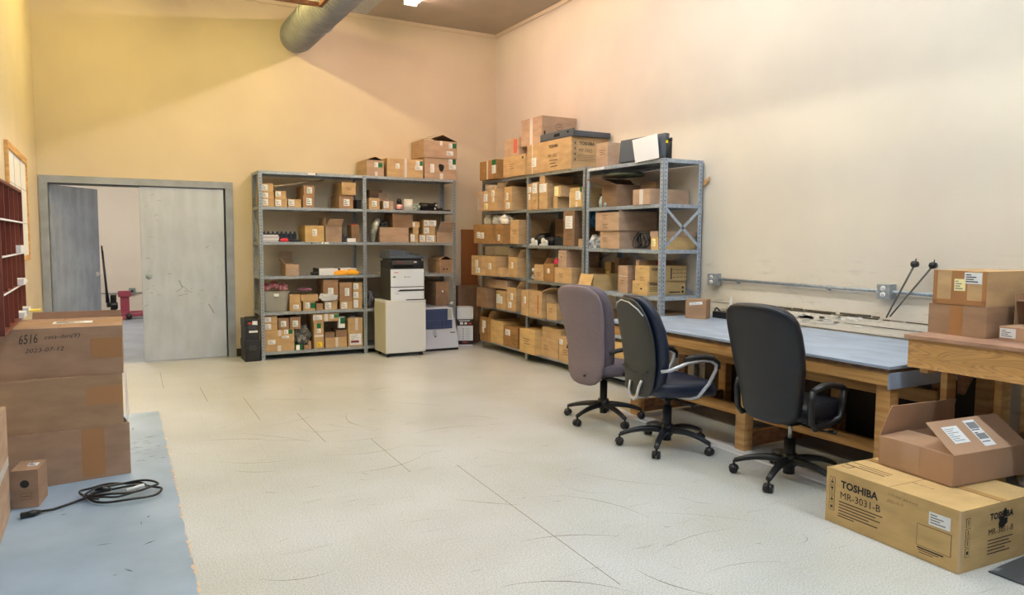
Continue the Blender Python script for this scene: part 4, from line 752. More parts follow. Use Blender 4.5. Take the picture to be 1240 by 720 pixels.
# ================================================================== CHAIRS
def chair_base(t, ang, R_=.32, arch=.0, hub=.10, lw=.024, m=None, col=BLACKP, shroud=(.05, .30, .032), rod=(.26, .40, .014), rodm=None, caster_r=.027):
    m = m or BLACKP()
    b = MB(); b.lathe([(.0, hub - .035), (.045, hub - .035), (.052, hub), (.045, hub + .045), (.0, hub + .045)], n=20); b.build('hub', m, t)
    for k in range(5):
        a = R(ang + 72 * k); M = Matrix.Rotation(a, 4, 'Z')
        b = MB(); rings = []
        for i in range(9):
            u = i / 8; x = .03 + (R_ - .03) * u; z = hub + arch * math.sin(math.pi * min(1, u * 1.0)) * .6 - (hub - .082) * u ** 2; hw = lw * (1.25 - .45 * u); hh = .026 - .010 * u
            rings.append([Vector((x, hw * math.cos(q), z + hh * math.sin(q))) for q in [2 * math.pi * j / 10 for j in range(10)]])
        b.loft(rings, M=M); b.build('base_leg', m, t)
        c = MB(); rr = caster_r
        for s_ in (-1, 1): c.cyl((R_, s_ * .008, rr), (R_, s_ * .026, rr), rr, n=18, M=M)
        c.tube([(R_ - rr * 1.02, 0, rr), (R_ - rr * .8, 0, rr * 1.75), (R_, 0, rr * 2.15), (R_ + rr * .8, 0, rr * 1.75), (R_ + rr * 1.02, 0, rr)], .0075, M=M, n=6); c.cyl((R_, 0, rr * 2), (R_, 0, .085), .008, n=8, M=M)
        c.build('caster', mat('caster nylon', (28, 29, 32), .35), t)
    b = MB(); b.cyl((0, 0, shroud[0]), (0, 0, shroud[1]), shroud[2]); b.build('column', m, t)
    b = MB(); b.cyl((0, 0, rod[0]), (0, 0, rod[1]), rod[2]); b.build('gas_lift', rodm or BLACKM(), t)
    b = MB(); b.box(-.11, .12, -.07, .07, .375, .405); b.box(-.05, .06, -.045, .045, .35, .376); b.build('seat_mechanism', BLACKM(), t, .006)
    b = MB(); b.tube([(.02, -.05, .365), (.04, -.16, .345), (.05, -.24, .35)], .006, n=6); b.tube([(.05, -.235, .35), (.055, -.28, .352)], .011, n=8); b.build('tilt_lever', BLACKP(), t)
def seat_cushion(t, m, a=.245, b_=.245, cx=.02, z0=.41, z1=.51, front_drop=.03):
    mb = MB(); rings = []
    for u, k in ((0, .86), (.12, .96), (.4, 1.0), (.75, .985), (.92, .93), (1, .82)):
        z = z0 + (z1 - z0) * u; r = sell(a * k, b_ * k, cx, 0, z, 36, 3.6)
        for v in r:
            if v.x > cx + b_ * .4: v.z -= front_drop * ((v.x - cx - b_ * .4) / (b_ * .6)) ** 2
        rings.append(r)
    mb.loft(rings); c = Vector((cx, 0, z1 + .004)); return mb.build('seat', m, t)
def back_loft(name, t, m, prof, thick, dx=0, bend=.25, e=3.4):
    """prof: (z, half width, x of the rear face)"""
    mb = MB(); rings = []
    for z, hw, x in prof: rings.append(sell(hw, thick / 2 * min(1, .35 + hw * 3.2), x + dx, 0, z, 36, e, bend))
    mb.loft(rings); return mb.build(name, m, t)

def fabric(name, rgb, rgb2, sc=260):
    return mat(name, rgb, .95, rgb2=rgb2, scale=sc, bump=.25, spec=.1)
# --- mauve fabric chair
mauve = fabric('mauve fabric', (146, 132, 136), (122, 108, 112)); mauve_side = fabric('grey mauve fabric', (116, 108, 116), (94, 87, 95))
t = empty('office_chair', (-1.485, -4.845, 0), R(10), 'high-backed office chair in mauve tweed fabric, leftmost of the three chairs', 'office chair', 'office chairs at the workbench')
chair_base(t, 112, .325, 0, .135, .022, shroud=(.06, .33, .031), rod=(.3, .385, .016))
seat_cushion(t, mauve_side, .235, .25, .03, .40, .505)
prof = [(.325, .07, -.225), (.34, .12, -.23), (.37, .16, -.235), (.43, .19, -.238), (.52, .203, -.235), (.62, .205, -.238), (.72, .214, -.255), (.83, .232, -.28), (.93, .243, -.305), (1.01, .243, -.328), (1.065, .23, -.345), (1.10, .20, -.355), (1.125, .155, -.36), (1.138, .08, -.363)]
back_loft('backrest', t, mauve, prof, .05, 0, .55)
prof2 = [(z if z > .4 else z + .04, w * .97, x + .075 + .03 * math.sin((z - .3) * 3.6)) for z, w, x in prof[1:]]
back_loft('back_cushion', t, mauve_side, prof2, .16, 0, .45)
for s_ in (-1, 1):
    b = MB(); b.tube([(-.19, s_ * .235, .60), (-.14, s_ * .27, .625), (.0, s_ * .275, .635), (.13, s_ * .27, .63)], [.017, .022, .022, .018], n=10, flat=.8); b.tube([(.02, s_ * .275, .62), (.03, s_ * .28, .52), (.0, s_ * .255, .42), (-.01, s_ * .12, .395)], [.02, .02, .018, .014]); b.build('armrest', BLACKP(), t)
b = MB(); b.cyl((-.285, -.05, .41), (-.268, -.05, .41), .008, n=8); b.build('bolt', BLACKP(), t)

# --- navy leather chair with silver arms
navy = mat('navy vinyl', (26, 36, 58), .36, var=.08, scale=10, bump=.08, bscale=300)
shell = mat('dark back shell', (50, 52, 50), .5, var=.05, scale=4)
t = empty('office_chair', (-1.55, -5.72, 0), R(-8), 'navy vinyl office chair with grey back shell and silver loop arms, middle of three', 'office chair', 'office chairs at the workbench')
chair_base(t, 154, .34, .022, .125, .024, mat('blue black nylon', (30, 36, 46), .35), shroud=(.05, .30, .034), rod=(.28, .40, .024))
seat_cushion(t, navy, .255, .27, .05, .405, .515, .045)
prof = [(.40, .12, -.255), (.425, .16, -.258), (.47, .185, -.258), (.55, .20, -.258), (.64, .212, -.262), (.75, .222, -.278), (.87, .222, -.302), (.97, .205, -.33), (1.04, .175, -.352), (1.08, .14, -.365), (1.10, .09, -.372)]
back_loft('back_shell', t, shell, prof, .035, 0, .5)
prof2 = [(z + .012, w * 1.02, x + .065 + .025 * math.sin((z - .35) * 4)) for z, w, x in prof]
back_loft('back_cushion', t, navy, prof2, .12, 0, .45, 3)
b = MB(); b.tube([(-.285 - .02 + .5 * .036, s_, .0) for s_ in ()] or [(-.325, .19, 1.0), (-.362, .12, 1.055), (-.378, .03, 1.083), (-.374, -.07, 1.072), (-.352, -.15, 1.03), (-.33, -.19, .985)], .006, n=6); b.build('trim_line', CHROME(), t)
b = MB(); b.tube([(-.275, .17 * math.cos(R(a)), .60 - .035 * math.sin(R(a))) for a in range(0, 181, 15)], .006, n=6); b.build('shell_ridge', shell, t)
b = MB(); b.tube([(-.276, .055, .50), (-.292, .05, .43), (-.292, .02, .385), (-.288, -.02, .375), (-.29, -.055, .40), (-.292, -.085, .47), (-.274, -.095, .52)], .011, n=8); b.tube([(-.285, 0, .38), (-.1, 0, .39)], .011); b.build('back_bracket', CHROME(), t)
for s_ in (-1, 1):
    b = MB(); y = s_ * .265
    b.tube([(-.20, s_ * .225, .60), (-.15, y, .612), (-.02, y, .655), (.10, y, .672), (.18, y, .662), (.222, y, .635), (.22, y, .595), (.165, y, .50), (.085, s_ * .255, .41), (.05, s_ * .2, .39), (.0, s_ * .1, .392)], .0125, n=10)
    b.build('armrest_tube', CHROME(), t)
    b = MB(); b.tube([(-.04, y, .682), (.05, y, .694), (.13, y, .692), (.195, y, .678), (.238, y, .645), (.246, y, .605)], [.014, .022, .023, .022, .018, .012], n=10); b.build('arm_pad', BLACKP(), t)

# --- black leather chair with broad back
blk = mat('blue black leather', (12, 17, 29), .46, var=.1, scale=7, bump=.1, bscale=200)
t = empty('office_chair', (-1.355, -6.66, 0), R(4), 'broad-backed black leather office chair seen from behind, rightmost of the three', 'office chair', 'office chairs at the workbench')
chair_base(t, 125, .335, .018, .125, .024, shroud=(.04, .265, .036), rod=(.25, .41, .013), rodm=CHROME())
seat_cushion(t, blk, .25, .265, .05, .415, .53, .03)
prof = [(.40, .10, -.225), (.415, .16, -.228), (.46, .20, -.232), (.53, .215, -.24), (.62, .228, -.255), (.74, .252, -.282), (.86, .262, -.312), (.96, .262, -.342), (1.03, .254, -.364), (1.075, .232, -.38), (1.105, .19, -.39), (1.125, .13, -.395), (1.13, .06, -.397)]
back_loft('backrest', t, blk, prof, .11, .02, .5, 3.2)
for s_ in (-1, 1):
    b = MB(); y = s_ * .27
    b.tube([(-.17, y, .625), (-.08, y, .648), (.0, y, .648), (.10, y, .63), (.165, y, .60)], [.022, .026, .026, .024, .018], n=10, flat=.75)
    b.tube([(-.17, y, .625), (-.19, y, .57), (-.175, y, .44), (-.14, y, .40), (.0, y, .41), (.10, y, .44), (.125, y, .52), (.12, y, .61)], .019, n=10)
    b.tube([(-.05, y, .405), (-.03, s_ * .12, .395)], .014); b.tube([(.1, y, .415), (.08, s_ * .12, .395)], .014); b.build('armrest', BLACKP(), t)

# ================================================================== FOREGROUND CARTONS
def mesh_lines(F, mb, x, y, n, w, gap, m=0, h=.004, jit=(1, .85, .95, .7, .9)):
    for i in range(n): F.rect(mb, x + w * jit[i % 5] / 2, y - gap * i, w * jit[i % 5], h, m, .001)
# large printed carton
bw, bd, bh = .74, .60, .292
ang = R(-90 - 2.6)   # front face looks toward -X
def from_corner(cx, cy, w, d, rz):
    # near-left-of-front corner (local +w/2, -d/2) sits on (cx, cy)
    c, s_ = math.cos(rz), math.sin(rz); lx, ly = w / 2, -d / 2
    return (cx - (lx * c - ly * s_), cy - (lx * s_ + ly * c))
bx, by = from_corner(-1.765, -7.970, bw, bd, ang)
big = carton('cardboard_box', 'largest yellowish carton with bold black lettering on the floor at lower right', (bx, by, 0.001), bw, bd, bh, ang, 4, '', None, bevel=.004)
F = box_faces(bw, bd, bh); f = F['front']; m_ = MB()
f.text(m_, .205, .224, .222, 'TOSHIBA', bold=.035); f.text(m_, .213, .166, .238, 'MR-3031-B')
mesh_lines(f, m_, .085, .128, 5, .26, .016, 0, .0045)
f.rect(m_, .13, .05, .10, .004, 0, .001)
m_.build('printed_text', [INK(), card(4), BROWNINK()], big); m_ = MB()
for i in range(4):
    cy_ = .228 - .047 * i
    f.rect(m_, .040, cy_, .034, .040, 0, .001); f.rect(m_, .040, cy_, .030, .036, 1, .0014)
    (f.rect(m_, .040, cy_, .004, .026, 0, .0018), f.rect(m_, .040, cy_ + (.008 if i == 1 else -.008), .016, .008, 0, .0018)) if i < 3 else (f.rect(m_, .040, cy_, .024, .004, 0, .0018, .8), f.rect(m_, .040, cy_, .024, .004, 0, .0018, -.8), f.rect(m_, .040, cy_, .012, .012, 0, .0018))
m_.build('handling_symbols', [INK(), card(4)], big); m_ = MB()
f.rect(m_, .615, .115, .17, .105, 0, .001); f.rect(m_, .615, .115, .166, .101, 1, .0014)
mesh_lines(f, m_, .538, .155, 6, .15, .014, 2, .0035)
for i in range(3): f.rect(m_, .60 - .01 * i, .053 - .011 * i, .13 - .03 * i, .006 if i == 0 else .0035, 0 if i == 0 else 2, .001)
m_.build('printed_text', [INK(), card(4), BROWNINK()], big)
m_ = MB(); f.text(m_, .45, .254, .16, 'C-TO-30ZC  [Box & only]', shear=.25, rot=-.02); m_.build('handwriting', mat('faded pen', (112, 92, 66), .8), big)
m_ = MB(); f.text(m_, .41, .225, .09, '2023-10-15', shear=.2); m_.build('handwriting', mat('faded pen', (112, 92, 66), .8), big)
label_part(big, f, .64, .212, .105, .062, 'w')
r_ = F['right']; m_ = MB()
r_.text(m_, .30, .232, .18, 'TOSHIBA', bold=.035); r_.text(m_, .30, .160, .19, 'MR-3031-B')
mesh_lines(r_, m_, .205, .120, 5, .19, .016, 0, .004)
m_.build('printed_text', [INK(), card(4)], big); m_ = MB()
for i in range(4):
    cy_ = .232 - .047 * i; r_.rect(m_, .052, cy_, .032, .040, 0, .001); r_.rect(m_, .052, cy_, .028, .036, 1, .0014); r_.rect(m_, .052, cy_, .005 if i < 3 else .016, .024 if i < 3 else .016, 0, .0018)
m_.build('handling_symbols', [INK(), card(4)], big)
m_ = MB(); n = 11; m_.add([r_.P(.31 + .034 * math.cos(i * 2 * math.pi / n) * (1 + .3 * math.sin(i * 2.1)), .198 + .026 * math.sin(i * 2 * math.pi / n) * (1 + .35 * math.cos(i * 1.6)), .0024) for i in range(n)], [tuple(range(n))]); m_.add([r_.P(.322 + .016 * math.cos(i * 2 * math.pi / n), .238 + .022 * math.sin(i * 2 * math.pi / n) * (1 + .3 * math.cos(i * 2.6)), .0024) for i in range(n)], [tuple(range(n))])
m_.build('torn_hole', mat('hole dark', (26, 22, 20), .9), big)
m_ = MB(); tp = F['top']
tp.rect(m_, .37, .30, .74, .003, 0, .0012); tp.rect(m_, .37, .325, .735, .045, 1, .0008, 0, .0008)
m_.build('tape', [mat('dark slit', (58, 44, 32), .9), mat('amber tape', (200, 158, 100), .25)], big)
m_ = MB()
for i in range(3): tp.rect(m_, .13 + .035 * (i % 2), .13 + .03 * i, .24 - .06 * (i % 2), .010 if i == 0 else .006, 0, .001, -.02)
tp.rect(m_, .05, .1, .05, .05, 0, .001); tp.rect(m_, .05, .1, .04, .04, 1, .0014); tp.text(m_, .43, .17, .12, 'MR-3031-B', shear=.2)
m_.build('printed_text', [BROWNINK(), card(4)], big)
m_ = MB()
for (a, bb, w_, h_) in ((.735, .146, .012, .28), ): f.rect(m_, a, bb, w_, h_, 0, .0012, 0, .0012)
r_.rect(m_, .010, .146, .020, .28, 0, .0012, 0, .0012); m_.build('tape', mat('worn clear tape', (206, 178, 140), .25), big)

# open carton lying on the printed one
ow, od, oh = .43, .57, .158
oang = R(-90 - 5)
ox_, oy_ = from_corner(-1.487, -7.762, ow, od, oang)
OC = carton('cardboard_box', 'open brown carton with two shipping labels on its flap, on the printed carton', (ox_, oy_, bh + .006), ow, od, oh, oang, 2, '', None)
bpy.data.objects.remove(OC)
mb = MB(); T = .005; x, y = ow / 2, od / 2
mb.box(-x, x, -y, y, 0, T); mb.box(-x, x, -y, -y + T, T, oh); mb.box(-x, x, y - T, y, T, oh); mb.box(-x, -x + T, -y + T, y - T, T, oh); mb.box(x - T, x, -y + T, y - T, T, oh)
brn = mat('plain brown card', (184, 148, 120), .7, var=.06, scale=4, spec=.3)
OC = mb.build('cardboard_box', [brn], loc=(ox_, oy_, bh + .006), rz=oang, bevel=.002); tag(OC, 'open brown carton with two shipping labels on its flap, on the printed carton', 'cardboard box')
def flap_custom(parent, p0, p1, dv, ln0, ln1, m, th=.004, inset=.0):
    p0, p1, dv = Vector(p0), Vector(p1), Vector(dv).normalized(); t_ = (p1 - p0).normalized()
    n_ = t_.cross(dv).normalized(); q = [p0, p1, p1 + dv * ln1 - t_ * inset, p0 + dv * ln0 + t_ * inset]
    b_ = MB(); b_.add(q + [v - n_ * th for v in q], [(0, 1, 2, 3), (7, 6, 5, 4), (0, 4, 5, 1), (1, 5, 6, 2), (2, 6, 7, 3), (3, 7, 4, 0)])
    o_ = b_.build('flap', m, parent); return o_, Face(p0, t_, dv, (p1 - p0).length, ln0)
# near long side is local +x; its flap folds inward and up
fl, ff = flap_custom(OC, (x, -y, oh + .001), (x, y, oh + .001), (-.80, 0, .60), .21, .21, brn, inset=.012)
label_part(fl, ff, .135, .115, .115, .105, 'w'); label_part(fl, ff, .305, .108, .085, .165, 'w', code=True)
m_ = MB(); ff.rect(m_, .305, .155, .07, .04, 0, .0026); ff.rect(m_, .305, .085, .07, .035, 0, .0026); m_.build('barcode', GREYINK(), fl)
flap_custom(OC, (-x, y, oh + .001), (-x, -y, oh + .001), (.25, 0, .95), .17, .17, brn, inset=.03)
flap_custom(OC, (-x + .006, -y, oh - .004), (x - .006, -y, oh - .004), (0, .97, .10), .19, .19, brn, inset=.02)
m_ = MB(); f2 = box_faces(ow, od, oh)['front']; f2.rect(m_, .19, .085, .11, .13, 0, .001, 0, .001); m_.build('tape', mat('glossy clear tape', (184, 150, 124), .12, spec=.8), OC)

# crumpled film beside it
def blob(name, loc, size, m, label, cat, group=None, seed=1, amp=.35, sub=3, rz=0, freq=2.2, flatb=True):
    import bmesh
    bm = bmesh.new(); bmesh.ops.create_icosphere(bm, subdivisions=sub, radius=1)
    for v in bm.verts:
        n_ = noise.noise(v.co * freq + Vector((seed * 7.3, seed * 3.1, 0))); n2_ = abs(noise.noise(v.co * freq * 2.7 + Vector((seed, 0, 5))))
        v.co *= 1 + amp * n_ - amp * .7 * n2_
    zmin = min(v.co.z for v in bm.verts); zc = max(zmin, -.8)
    for v in bm.verts:
        if v.co.z < zc * .75: v.co.z = zc * .75
        v.co = Vector((v.co.x * size[0] / 2, v.co.y * size[1] / 2, (v.co.z - zc * .75) * size[2] / (1 - zc * .75)))
    me = bpy.data.meshes.new(name); bm.to_mesh(me); bm.free(); me.materials.append(m)
    o = bpy.data.objects.new(name, me); COL.objects.link(o); o.location = loc; o.rotation_euler = (0, 0, rz); tag(o, label, cat, group); return o
def film(): return mat('clear plastic film', (206, 210, 214), .12, spec=.9, bump=.3, bscale=20)
b = MB(); b.add([(-1.62, -8.02, .002), (-1.62, -9.2, .002), (-.6, -9.2, .002), (-.6, -7.98, .002), (-1.62, -8.02, .008), (-1.62, -9.2, .008), (-.6, -9.2, .008), (-.6, -7.98, .008)], [(0, 1, 2, 3), (7, 6, 5, 4), (0, 4, 5, 1), (1, 5, 6, 2), (2, 6, 7, 3), (3, 7, 4, 0)])
m = mat('marbled mat', (200, 204, 210), .3, rgb2=(70, 76, 84), scale=3.4, stretch=(1, 2.2, 1)); MATS['marbled mat'].node_tree.nodes['Color Ramp'].color_ramp.elements[0].position = .60; MATS['marbled mat'].node_tree.nodes['Color Ramp'].color_ramp.elements[1].position = .72
tag(b.build('floor_mat', m), 'dark marbled floor mat under the near end of the printed carton, lower right corner', 'mat')
blob('plastic_film', (-.60, -7.80, .0), (.36, .30, .34), film(), 'crumpled clear plastic wrap behind the open carton at the right edge', 'plastic wrap', seed=3)

# bench-top cartons at right
lc = carton('cardboard_box', 'brown carton with wide brown tape, lower of two stacked on the plywood bench', (-.715, -7.421, .980), .335, .42, .170, R(-90 - 3), 2, '', None, bevel=.004)
m_ = MB(); f = box_faces(.335, .42, .17)['front']; f.rect(m_, .165, .085, .075, .169, 0, .0009, 0, .0009); m_.build('tape', TAPEB(), lc)
uc = carton('cardboard_box', 'taped carton with two labels, upper of two stacked on the plywood bench', (-.695, -7.421, 1.152), .300, .46, .192, R(-90 - 1), 1, '', None, bevel=.005)
f = box_faces(.3, .46, .192)['front']; m_ = MB()
f.rect(m_, .15, .096, .09, .19, 0, .0008, 0, .0008); f.rect(m_, .15, .015, .298, .028, 0, .001, 0, .001); f.rect(m_, .012, .096, .024, .19, 0, .001, 0, .001); f.rect(m_, .288, .096, .024, .19, 0, .001, 0, .001); m_.build('tape', TAPEB(), uc)
label_part(uc, f, .153, .112, .062, .066, 'yw'); label_part(uc, f, .225, .152, .095, .062, 'w', code=True)
nc = carton('cardboard_box', 'open carton with small white label at the right edge of the plywood bench', (-.72, -7.835, .980), .34, .34, .072, R(-90), 2, '', None)
bpy.data.objects.remove(nc)
w_, d_, h_ = .36, .33, .075; mb = MB(); x, y = w_ / 2, d_ / 2
mb.box(-x, x, -y, y, 0, h_)
nc = mb.build('cardboard_box', [brn], loc=(-.74, -7.81, .980), rz=R(-90), bevel=.002); tag(nc, 'low carton with a raised lid and small white label, right edge of plywood bench', 'cardboard box')
label_part(nc, box_faces(w_, d_, h_)['front'], .045, .040, .078, .05, 'w')
flap_custom(nc, (-x, -.10, h_), (x, -.10, h_), (0, .55, .84), .0, .0, brn) if False else None
m_ = MB(); m_.box(-x, x, y - .006, y, h_, h_ + .20); m_.box(-x, -x + .005, -y + .14, y - .006, h_, h_ + .17); m_.box(-x + .005, x, -y + .14, -y + .30, h_ + .13, h_ + .135); m_.build('lid', card(2), nc)

# ================================================================== LEFT CARTONS
def left_box(label, cx, cy, z, w, d, h, deg, tint, feats=''):
    rz = R(deg); c, s_ = math.cos(rz), math.sin(rz); lx, ly = w / 2, -d / 2
    return carton('cardboard_box', label, (cx - (lx * c - ly * s_), cy - (lx * s_ + ly * c), z), w, d, h, rz, tint, feats, None, bevel=.005)
lb1 = left_box('widest brown carton on the blue floor, bottom of the stack of three', -5.004, -4.632, .004, .72, .42, .326, 8, 6)
f = box_faces(.72, .42, .326)['front']; m_ = MB(); f.rect(m_, .515, .17, .125, .30, 0, .001, 0, .001); m_.build('tape', TAPEB(), lb1)
lb2 = left_box('brown carton with a tape patch, middle of the stack of three', -5.035, -4.640, .331, .66, .40, .318, 6, 2)
f = box_faces(.66, .40, .318)['front']; m_ = MB(); f.rect(m_, .56, .19, .20, .115, 0, .001, 0, .001); m_.build('tape', TAPEB(), lb2)
lb3 = left_box('brown carton with handwritten 6516, topmost of the stack of three', -5.028, -4.640, .650, .68, .60, .300, -1.5, 6)
F3 = box_faces(.68, .60, .300); f = F3['front']; m_ = MB(); f.rect(m_, .59, .165, .17, .125, 0, .001, 0, .001); m_.build('tape', TAPEB(), lb3)
m_ = MB(); f.text(m_, .185, .240, .095, '6516', shear=.25, rot=.06, hs=1.6); m_.build('handwriting', mat('marker pen', (48, 40, 38), .7), lb3)
m_ = MB(); f.text(m_, .36, .246, .185, 'cata-dan(Y)', shear=.3, rot=.03, hs=.8); m_.build('handwriting', mat('marker pen', (48, 40, 38), .7), lb3)
m_ = MB(); f.text(m_, .265, .172, .20, '2023-07-12', shear=.25, rot=.03, hs=.8); m_.build('handwriting', mat('marker pen', (48, 40, 38), .7), lb3)
tp = F3['top']; m_ = MB(); tp.rect(m_, .35, .30, .68, .06, 0, .0008, 0, .0008); m_.build('tape', mat('amber tape', (200, 158, 100), .25), lb3)
label_part(lb3, tp, .40, .30, .22, .12, 'w', code=True)
flap_custom(lb3, (.335, .30, .301), (-.19, .30, .301), (0, -.05, 1), .045, .045, card(6), inset=.004)
m_ = MB(); m_.add([(.342, -.17, -.02), (.342, .18, -.02), (.352, .16, .2), (.35, -.1, .17), (.3435, -.17, -.02), (.3435, .18, -.02), (.3535, .16, .2), (.3515, -.1, .17)], [(0, 3, 2, 1), (4, 5, 6, 7), (0, 1, 5, 4), (1, 2, 6, 5), (2, 3, 7, 6), (3, 0, 4, 7)])
# loose pale sheet hanging on the right of the middle carton
b = MB(); b.add([(-5.017, -4.62, .333), (-5.0, -4.35, .333), (-5.012, -4.33, .64), (-5.022, -4.60, .60), (-5.014, -4.62, .333), (-4.997, -4.35, .333), (-5.009, -4.33, .64), (-5.019, -4.60, .60)], [(0, 3, 2, 1), (4, 5, 6, 7), (0, 1, 5, 4), (1, 2, 6, 5), (2, 3, 7, 6), (3, 0, 4, 7)])
tag(b.build('plastic_sheet', mat('lilac film', (206, 198, 214), .2)), 'pale lilac plastic sheet tucked against the right side of the stacked cartons', 'plastic sheet')
sb = carton('cardboard_box', 'small carton with a round black mark in front of the stacked cartons', (-5.520, -4.955, .004), .13, .2, .212, R(-9), 6, '', None)
f = box_faces(.13, .2, .212)['front']; m_ = MB(); n = 20; m_.add([f.P(.065 + .022 * math.cos(i * 2 * math.pi / n), .135 + .022 * math.sin(i * 2 * math.pi / n), .001) for i in range(n)], [tuple(range(n))])
f.rect(m_, .07, .065, .055, .035, 1, .001); f.rect(m_, .07, .065, .051, .031, 2, .0014); f.rect(m_, .07, .065, .04, .004, 1, .0018); m_.build('printed_mark', [INK(), BROWNINK(), card(6)], sb)
label_part(sb, box_faces(.13, .2, .212)['top'], .085, .11, .05, .06, 'w', code=True)
nb = carton('cardboard_box', 'big worn carton cut by the left edge, nearest to the camera', (-5.98, -5.42, .004), .76, .64, .585, 0, 0, '', None, bevel=.006)
b = MB(); f = box_faces(.76, .64, .585)['right']; f.rect(b, .32, .29, .64, .05, 0, .001, 0, .001); b.build('tape', TAPEW(), nb)

# power cord on the floor
def cord():
    t = empty('extension_lead', (-5.1, -5.05, 0), 0, 'coiled black power cord lying on the blue floor before the stacked cartons', 'power cord')
    pts = []
    for i in range(0, 150):
        a = i / 150 * 2 * math.pi * 3.35 + 2.0; k = 1 + .18 * math.sin(a * .37) + .1 * math.sin(a * 1.7)
        pts.append((.03 + .175 * k * math.cos(a) + .03 * math.sin(a * .31), -.02 + .115 * k * math.sin(a) + .05 * math.cos(a * .43), .0115 + .004 + .011 * (i / 50) + .008 * math.sin(a * 2.3) ** 2))
    pts = [(-.355, -.145, .018), (-.30, -.12, .012), (-.22, -.06, .012), (-.14, .0, .014)] + pts
    b = MB(); b.tube(pts, .0066, n=7); b.build('cable', BLACKP(), t)
    b = MB(); b.tube([(-.42, -.175, .02), (-.39, -.165, .02), (-.355, -.145, .018)], [.016, .02, .009], n=8); b.box(-.445, -.415, -.19, -.165, .008, .034); b.build('plug', BLACKP(), t)
    b = MB(); b.tube([(-.10, .045, .03), (-.06, .05, .035), (-.02, .04, .03)], [.012, .022, .012], n=8); b.build('connector', BLACKP(), t)
    b = MB(); b.tube([(.06, -.075, .045), (.15, -.03, .05)], .011, n=6); b.build('tag', WHITE(), t)
cord()

# ================================================================== LEFT WALL
def pigeonhole():
    t = empty('pigeonhole_cabinet', (-5.667, -4.33, .97), 0, 'mahogany pigeonhole cabinet with papers, on the left wall above the stacked cartons', 'pigeonhole cabinet')
    mm = mat('mahogany laminate', (124, 62, 46), .45, rgb2=(98, 44, 34), scale=4, stretch=(1, 1, .3))
    y0, y1, h, d = -.66, .68, .83, .135; x0, x1 = -d / 2, d / 2
    b = MB(); b.box(x0, x1, y0, y0 + .016, 0, h); b.box(x0, x1, y1 - .016, y1, 0, h); b.box(x0, x1, y0, y1, h, h + .016); b.box(x0, x1, y0, y1, -.016, 0); b.box(x0, x0 + .006, y0, y1, 0, h); b.build('carcass', mm, t)
    for i in range(1, 4):
        b = MB(); z = h * i / 4; b.box(x0 + .006, x1, y0 + .016, y1 - .016, z - .006, z + .006); b.build('shelf', mm, t)
    for i in range(1, 5):
        b = MB(); y = y0 + (y1 - y0) * i / 5
        for k in range(4): b.box(x0 + .006, x1 - .002, y - .006, y + .006, h * k / 4 + .006, h * (k + 1) / 4 - .006)
        b.build('divider', mm, t)
    rnd = random.Random(5); k = 0
    for r_ in range(1, 4):
        b = MB(); b.box(x1, x1 + .003, y0 + .02, y1 - .02, h * r_ / 4 - .005, h * r_ / 4 + .005); b.build('label_strip', WHITE(), t)
    for r_ in range(0, 4):
        for c in range(3, 5):
            z = h * r_ / 4 + (.0065 if r_ else .001); yc = y0 + (y1 - y0) * (c + .5) / 5; w = .17; hh = rnd.uniform(.012, .05)
            if r_ == 3: continue
            b = MB(); ov = rnd.uniform(.005, .03); b.box(x0 + .01, x1 + ov, yc - w / 2, yc + w / 2, 0, hh)
            o = b.build('paper_stack', WHITE(), loc=(-5.667, -4.33, (.97 + z))); k += 1
            tag(o, ['white papers in the lower pigeonhole, fourth column', 'white papers in the lower pigeonhole, last column', 'white papers in the second-row pigeonhole, fourth column', 'white papers in the second-row pigeonhole, last column', 'white papers in the third-row pigeonhole, fourth column', 'white papers in the third-row pigeonhole, last column'][k - 1], 'papers', 'papers in the pigeonholes')
    o = MB().box(-.065, .16, -.07, .07, 0, .010).build('envelope', mat('yellow paper', (250, 224, 110), .6), loc=(-5.667, -3.79, 1.0)); o.location.z = .985; tag(o, 'yellow envelope sticking out of the lowest pigeonhole at the right end', 'envelope')
pigeonhole()
t = empty('notice_board', (-5.733, -2.35, 1.73), 0, 'wood-framed white board with ruled lines on the left wall near the doors', 'board')
y0, y1, z0, z1 = -.80, .74, -.42, .45
b = MB(); b.box(0, .012, y0, y1, z0, z1); b.build('panel', WHITE(), t)
b = MB(); b.box(0, .024, y0 - .03, y0 + .02, z0 - .03, z1 + .03); b.box(0, .024, y1 - .02, y1 + .03, z0 - .03, z1 + .03); b.box(0, .024, y0 + .02, y1 - .02, z1 - .02, z1 + .03); b.box(0, .024, y0 + .02, y1 - .02, z0 - .03, z0 + .02); b.build('frame', WOOD(), t)
b = MB()
for i in range(2): b.box(.012, .0135, y0 + .02, y1 - .02, z0 + .3 * (i + 1), z0 + .3 * (i + 1) + .003)
for i in range(2): b.box(.012, .0135, y0 + .5 * (i + 1), y0 + .5 * (i + 1) + .006, z0 + .02, z1 - .02)
b.build('ruled_lines', GREYINK(), t)

